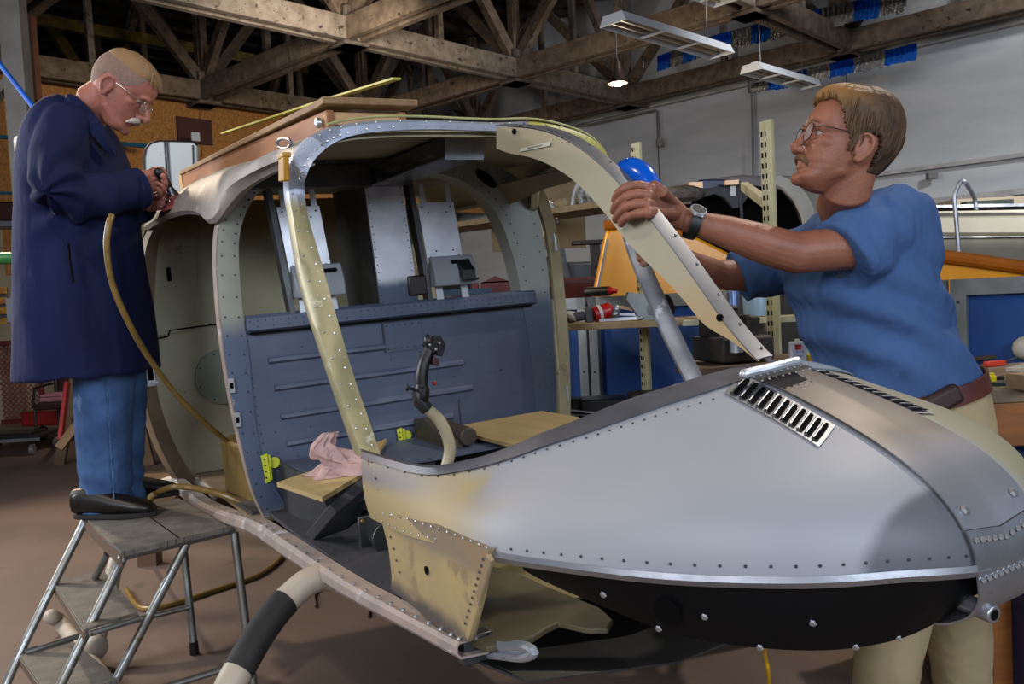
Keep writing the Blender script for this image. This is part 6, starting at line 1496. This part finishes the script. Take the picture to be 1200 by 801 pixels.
# watch
wa=V(wd(828,265,1.972))-V(wd(806,259,1.97)); wa.normalize(); wc=wd(811.5,262,1.971)
e1=V((0,-.62,.78)); e1=(e1-wa*e1.dot(wa)).normalized(); e2=wa.cross(e1)
wt=bpy.data.objects.new('wrist_watch',None); COL.objects.link(wt); wt.parent=pR
b=M(); rr=[]
for k in range(33):
    a=2*PI*k/32; r_=.0345; d_=e1*math.cos(a)+e2*math.sin(a); rr.append([wc+d_*r_*(1 if abs(math.cos(a))<.9 else 1)-wa*.0115,wc+d_*(r_+.001),wc+d_*r_+wa*.0115])
b.grid(rr); obj('strap',b,mk('black_leather_strap','#0c0c0d',rough=.5),wt,solid=.0025)
b=M(); b.lathe([(0,0),(.0195,0),(.0205,.003),(.0195,.0075),(.017,.0085),(.0165,.0075),(0,.0075)],wc+e1*.0335,e1,28); 
for sg in (-1,1):
    for s2 in(-1,1): b.sph(wc+e1*.036+e2*.019*sg+wa*.009*s2,.0032,4)
obj('watch_case',b,mAluB,wt)
b=M(); b.lathe([(0,0),(.0162,0),(.0162,.0006),(0,.0006)],wc+e1*.0415,e1,24); obj('watch_face',b,mk('dark_watch_face','#15181b',rough=.6,spec=.2),wt)
b=M(); b.beam(wc+e1*.0425,wc+e1*.0425+e2*.010,.001,.0008); b.beam(wc+e1*.0425,wc+e1*.0425+wa*.007+e2*-.004,.0012,.0008); obj('watch_hands',b,mAluB,wt)
put(pR)
# blue rounded suction cap held behind the post
b=M(); c=hb(742,206,.035)
b.tube(smooth_path([hb(727,206,.035),hb(738,203,.035),hb(752,208,.035),hb(764,218,.035)],4),[.018,.024,.029,.032,.034,.035,.034,.033,.031,.029,.026,.023,.020],18,round_caps=True)
single('blue_bulb',b,mk('blue_gloss_plastic','#0c56c4','#0a4cb0',scale=5,rough=.2),'glossy bright blue rounded plastic bulb peeking above the hand on the windshield post','plastic bulb',angle=180)
# ---------------------------------------------------------------- man on the step stool (left)
pL=thing('person','man with white moustache in a long dark blue coat standing on the step stool','person',loc=wz(150,600,.585))
HLm=frame_head(wd(143,103,3.0),V((.77,.16,-.66)),V((.66,.08,.77)),1.06)
sk=M(); build_head(sk,HLm,nose=1.0)
sk.tube([HLm@V((-.025,0,-.04)),HLm@V((-.045,0,-.085)),wd(104,138,3.03),wd(92,160,3.06)],[.060,.058,.058,.055],20,round_caps=True)
sk.tube([wd(88,195,3.08),wd(88,260,3.08),wd(98,330,3.1),wd(108,390,3.1)],[.13,.13,.12,.10],18,round_caps=True,ell=1.1)
sk.tube([wd(82,180,2.92),wd(72,225,2.86),wd(100,236,2.92),wd(140,226,3.0),wd(160,217,3.05)],[.03,.042,.042,.034,.027],16,round_caps=True)
sk.tube([wd(105,160,3.25),wd(100,230,3.30),wd(140,238,3.28),wd(168,236,3.22)],[.05,.045,.036,.028],16,round_caps=True)
for dx,Yl in ((2,3.1),(14,3.2)): sk.tube([wd(112+dx,430,Yl),wd(118+dx,510,Yl),wd(124+dx,580,Yl)],[.055,.05,.045],14,round_caps=True)
bodyL=remeshed(sk,.0038,3)
hd=M()
hd.tube([wd(160,216,3.05),wd(170,212,3.07),wd(180,212,3.10)],[.028,.040,.040],16,round_caps=True,ell=.62)
fl_=[((184,203),(191,206),(192,213),(187,217)),((185,208),(193,212),(193,219),(187,222)),((183,214),(192,218),(191,225),(185,227)),((181,219),(188,224),(187,230),(181,231))]
for k,q in enumerate(fl_): finger(hd,[wd(q[0][0]-6,q[0][1]+2,3.08),wd(q[0][0],q[0][1],3.07+.01*k),wd(q[1][0],q[1][1],3.06+.01*k),wd(q[2][0],q[2][1],3.08+.01*k),wd(q[3][0],q[3][1],3.11+.01*k)],.0115,.009)
finger(hd,[wd(172,205,3.10),wd(181,199,3.12),wd(189,199,3.13),wd(193,203,3.13)],.013,.010)
h1=remeshed(hd,.0019,3)
hd=M()
hd.tube([wd(168,238,3.20),wd(176,238,3.18),wd(183,236,3.17)],[.027,.034,.034],14,round_caps=True,ell=.65)
for k in range(4):
    y=227+k*5.2; finger(hd,[wd(180,y+1,3.16),wd(187,y,3.13),wd(194-k,y+1,3.13),wd(197-k*1.5,y+3,3.16)],.0108,.0086)
finger(hd,[wd(178,232,3.2),wd(185,226,3.2),wd(192,224,3.19)],.012,.009)
h2=remeshed(hd,.0019,3)
bodyL.add(h1.v,h1.f); bodyL.add(h2.v,h2.f)
obj('body',bodyL,mSkinL,pL,angle=180)
eyes(pL,HLm,.003)
lineL=[(0,.080),(.5,.082),(.8,.066),(1.0,.035),(1.25,.012),(1.45,.005),(1.6,.012),(1.9,.012),(2.1,-.02),(2.5,-.045),(3.2,-.05)]
b=hair_shell(HLm,lineL,lambda a,z:.0012,8,.0004,(60,120)); obj('shaved_side_hair',b,mk('greying_stubble','#80655a','#6f5c52',scale=90,rough=.8,bump=.3,bscale=400),pL,angle=80)
lineT=[(0,.078),(.5,.080),(.8,.070),(1.2,.058),(1.6,.060),(2.2,.066),(3.2,.072)]
b=hair_shell(HLm,lineT,lambda a,z:.002+.007*max(0,min(1,(z-.06)/.04)),9,.0018,(60,120)); obj('hair',b,mHairL,pL,angle=80)
random.seed(31); b=M()
for k in range(70):
    a=random.uniform(-.7,.7); z0=random.uniform(.09,.113); z1=.066+random.uniform(-.01,.01)
    p=[head_pt(lerp(z0,z1,t),a,.009*(1-.3*t)+.001*math.sin(k)) for t in(0,.4,.8,1)]; b.tube(p,[.0022,.0024,.0016,.0005],5)
xform(b,HLm); obj('hair_strands',b,mHairL,pL,angle=60)
b=M()
for sy in(-1,1): b.tube([(.100,sy*.001,-.052),(.101,sy*.012,-.056),(.093,sy*.026,-.065),(.084,sy*.034,-.078)],[.009,.011,.010,.004],8,round_caps=True)
xform(b,HLm); b=remeshed(b,.0016,1); obj('moustache',b,mk('white_moustache','#c4bdb2','#a39a8e',scale=200,rough=.8,bump=.6,bscale=300),pL,angle=180)
spectacles(pL,HLm,col=mk('bright_metal_frame','#b8b2a8',rough=.25,metal=.9),zoff=-.004)
mCoatB=mk('navy_work_coat','#121b40','#0d1432',scale=3,rough=.85,bump=.6,bscale=14,stretch=(1,1,.35),bdist=.012,spec=.2,spots=(3,.68,'#232d52'))
ct_=M()
ellipse_rows(ct_,[((74,114),(96,122),.08,3.05),((64,122),(110,135),.14,3.05),((52,138),(124,152),.195,3.06),((43,160),(134,175),.225,3.07),((37,190),(143,200),.23,3.08),((35,225),(150,228),.23,3.08),((34,260),(154,260),.23,3.08),((33,300),(158,300),.235,3.09),((33,345),(165,343),.245,3.09),((32,390),(171,386),.255,3.09),((31,425),(175,418),.262,3.09),((31,444),(177,433),.265,3.09)])
ct_.tube([wd(80,145,2.93),wd(66,185,2.85),wd(66,222,2.82),wd(90,234,2.86),wd(125,228,2.94),wd(152,222,3.01),wd(166,220,3.045)],[.085,.085,.083,.080,.073,.070,.072],20,round_caps=False,ell=.95)
ct_.sph(wd(78,148,2.92),(.09,.085,.075),8)
ct_.tube([wd(105,150,3.24),wd(105,230,3.3),wd(140,240,3.28),wd(170,243,3.22)],[.08,.075,.062,.058],18)
g_=remeshed(ct_,.0075,5)
fe=wd(72,226,2.80)
def foldsL(p):
    q=p-fe; r_=q.length
    e=math.exp(-(r_/.16)**2)
    v=.004*math.sin(p.x*38+p.y*22+math.sin(p.z*5)*1.5)*max(0,min(1,(1.75-p.z)/.4))
    return .011*e*math.sin(math.atan2(q.z,q.x+.02)*7+r_*30)+v*1.3
cloth_displace(g_,.0065,6,2,(1,1,.35),extra=foldsL)
co=obj('work_coat',g_,mCoatB,pL,angle=180)
b=M(); cl=[(74,117),(80,110),(92,116),(106,131),(120,148),(130,166),(136,182)]
rr=[]
for i,(x,y) in enumerate(cl):
    Yc=[3.0,2.96,2.93,2.92,2.93,2.95,2.98][i]; w_=[3,7,9,10,10,8,3][i]
    rr.append([wd(x+1,y-1,Yc),wd(x-w_*.45,y+w_*.5,Yc-.022),wd(x-w_,y+w_*1.1,Yc-.02)])
b.grid(rr); obj('collar',b,mCoatB,co,solid=.006,subsurf=1)
b=M(); b.tube(smooth_path([wd(80,285,2.83),wd(82,305,2.83),wd(86,330,2.825)],4),.004,6); obj('pocket_slit',b,mHole,co)
b=M(); b.tube([wd(161,198,3.01),wd(166,208,2.975),wd(169,222,2.965),wd(170,236,2.985),wd(167,245,3.02)],.004,6); obj('cuff_hem',b,mCoatB,co)
# jeans
mJean=mk('faded_denim','#48648e','#324a70',scale=6,rough=.9,bump=.5,bscale=25,bdist=.006,spec=.2,spots=(3,.6,'#586f8c'))
tr=M()
tr.tube([wd(122,425,3.06),wd(122,470,3.07),wd(122,520,3.09),wd(124,560,3.10),wd(125,578,3.10),wd(126,594,3.11)],[.105,.10,.092,.088,.084,.090],20,round_caps=False,ell=1.05)
tr.tube([wd(138,425,3.2),wd(142,480,3.2),wd(142,530,3.2),wd(143,575,3.22),wd(145,588,3.22)],[.10,.09,.08,.075,.078],18,round_caps=True)
g_=remeshed(tr,.0065,4)
cloth_displace(g_,.005,10,4,(1,1,.9),extra=lambda p:.005*math.sin(p.z*70+p.x*25)*max(0,min(1,(.85-p.z)/.2)))
je=obj('jeans',g_,mJean,pL,angle=180)
b=M(); b.tube(smooth_path([wd(125,445,2.955),wd(127,480,2.965),wd(130,530,2.99),wd(133,570,3.005),wd(134,590,3.01)],4),.0022,6); obj('side_seam',b,mk('pale_denim_seam','#4a6891','#2c4468',scale=60),je)
mSh=mk('black_scuffed_leather','#17130f','#0d0b09',scale=12,rough=.4,spots=(9,.6,'#2b221b'))
def shoe(f,L=.30,yaw=0.0,name='shoe'):
    sh_=M(); R=Matrix.Rotation(yaw,3,'Z')
    secs=[(-.10,.035,.052,.055),(-.06,.040,.055,.060),(0,.042,.048,.058),(.06,.045,.036,.045),(.12,.046,.028,.034),(.165,.040,.022,.026),(.19,.022,.014,.018)]
    rr=[]
    for x,w_,zc,h_ in secs: rr.append([f+R@V((x,w_*math.copysign(abs(math.cos(2*PI*k/20))**.8,math.cos(2*PI*k/20)),max(.012,.012+zc+h_*.8*math.sin(2*PI*k/20)-.012*0))) for k in range(20)])
    sh_.grid(rr,cu=True); n=len(rr)*20; sh_.f+=[tuple(range(20))[::-1],tuple(range(n-20,n))]; sh_.mi+=[0,0]
    sh_.tube([f+R@V((-.07,0,.07)),f+R@V((-.02,0,.075)),f+R@V((.04,0,.065))],[.042,.038,.028],12,round_caps=True)
    so=M(); out=[]
    for k in range(28):
        a=2*PI*k/28; x=.045+.155*math.cos(a); w_=interp([(-.11,.036),(.0,.036),(.1,.050),(.2,.035)],x); out.append(f+R@V((x,w_*math.sin(a)*1.05,0)))
    so.prism(out,(0,0,.018))
    o=obj(name,sh_,mSh,pL,bevel=0,angle=60); obj('sole',so,mk('dark_rubber_sole','#1b1714',rough=.8),o,bevel=.003)
fz=ZP+.019
f1=wz(121,606,fz); f1=V((f1.x,f1.y,fz)); shoe(f1,yaw=-.05)
f2=wz(150,584,fz); shoe(V((f2.x,f2.y,fz)),yaw=.1)
put(pL)
# sander
r=thing('disc_sander','small black air sander with a dull red disc working on the roof edge','sander')
b=M(); b.tube([wd(186,202,3.06),wd(191,209,3.08),wd(196,217,3.10)],[.017,.018,.016],14,round_caps=True); obj('handle',b,mGrip,r)
b=M(); b.tube([wd(196,217,3.10),wd(201,224,3.11),wd(206,232,3.11)],[.013,.014,.02],12); obj('tool_neck',b,mSteel,r)
b=M(); c=wd(208,238,3.11); ax=V((-.35,-.40,.85)).normalized(); b.lathe([(0,0),(.060,0),(.063,.004),(.058,.010),(.018,.014),(.018,.03),(0,.03)],c,ax,24); obj('sanding_disc',b,mk('dull_red_disc','#70282b','#5a2022',scale=20,rough=.7),r)
# ================================================================== LIGHT
sc=bpy.context.scene
w=bpy.data.worlds.new('world'); sc.world=w; w.use_nodes=True
bg=w.node_tree.nodes['Background']; bg.inputs[0].default_value=(.62,.70,.85,1); bg.inputs[1].default_value=.15
def area(name,loc,tgt,size,e,col,sy=None):
    l=bpy.data.lights.new(name,'AREA'); l.energy=e; l.color=col; l.size=size
    if sy: l.shape='RECTANGLE'; l.size_y=sy
    o=bpy.data.objects.new(name,l); COL.objects.link(o); o.location=loc
    o.rotation_euler=(V(tgt)-V(loc)).to_track_quat('-Z','Y').to_euler(); return o
def spot(name,loc,tgt,e,col,ang=70,size=.1,blend=.4):
    l=bpy.data.lights.new(name,'SPOT'); l.energy=e; l.color=col; l.spot_size=math.radians(ang); l.spot_blend=blend; l.shadow_soft_size=size
    o=bpy.data.objects.new(name,l); COL.objects.link(o); o.location=loc
    o.rotation_euler=(V(tgt)-V(loc)).to_track_quat('-Z','Y').to_euler(); return o
# tall hangar windows behind and to the right of the photographer
area('hangar_window_light',(3.5,-3.5,3.2),(0.6,2.2,1.0),3.0,130,(.78,.87,1.0),2.0)
area('hangar_door_light',(-2.6,-4,3.4),(-.3,2.6,1.0),2.6,150,(.86,.9,1.0),2.2)
area('rear_cabin_fill_light',(-4.6,3.4,2.4),(-.9,3.5,1.2),1.6,75,(.95,.96,1.0),1.4)  # added fill light to brighten the rear cabin, not a real window
# warm high-bay lamps
spot('high_bay_lamp_light_a',(-4.6,6.2,4.3),(-.8,3.0,0),300,(1,.80,.60),85,.12)
spot('high_bay_lamp_light_b',(2.6,3.6,4.6),(.8,2.4,.9),190,(1,.88,.76),75,.06)
spot('high_bay_lamp_light_c',(-2.2,.8,4.4),(-.8,2.9,.6),90,(1,.84,.66),80,.12)
spot('high_bay_lamp_light_d',(5.5,6.0,4.6),(4,11,2.4),600,(.95,.96,1),100,.3)
spot('high_bay_lamp_light_e',(-1.0,8.0,3.9),(-3.0,11,2.8),190,(1,.86,.7),120,.3)
sc.view_settings.view_transform='Standard'; sc.view_settings.look='None'; sc.view_settings.gamma=1; sc.view_settings.exposure=.9
try: sc.view_settings.use_curve_mapping=False
except Exception: pass
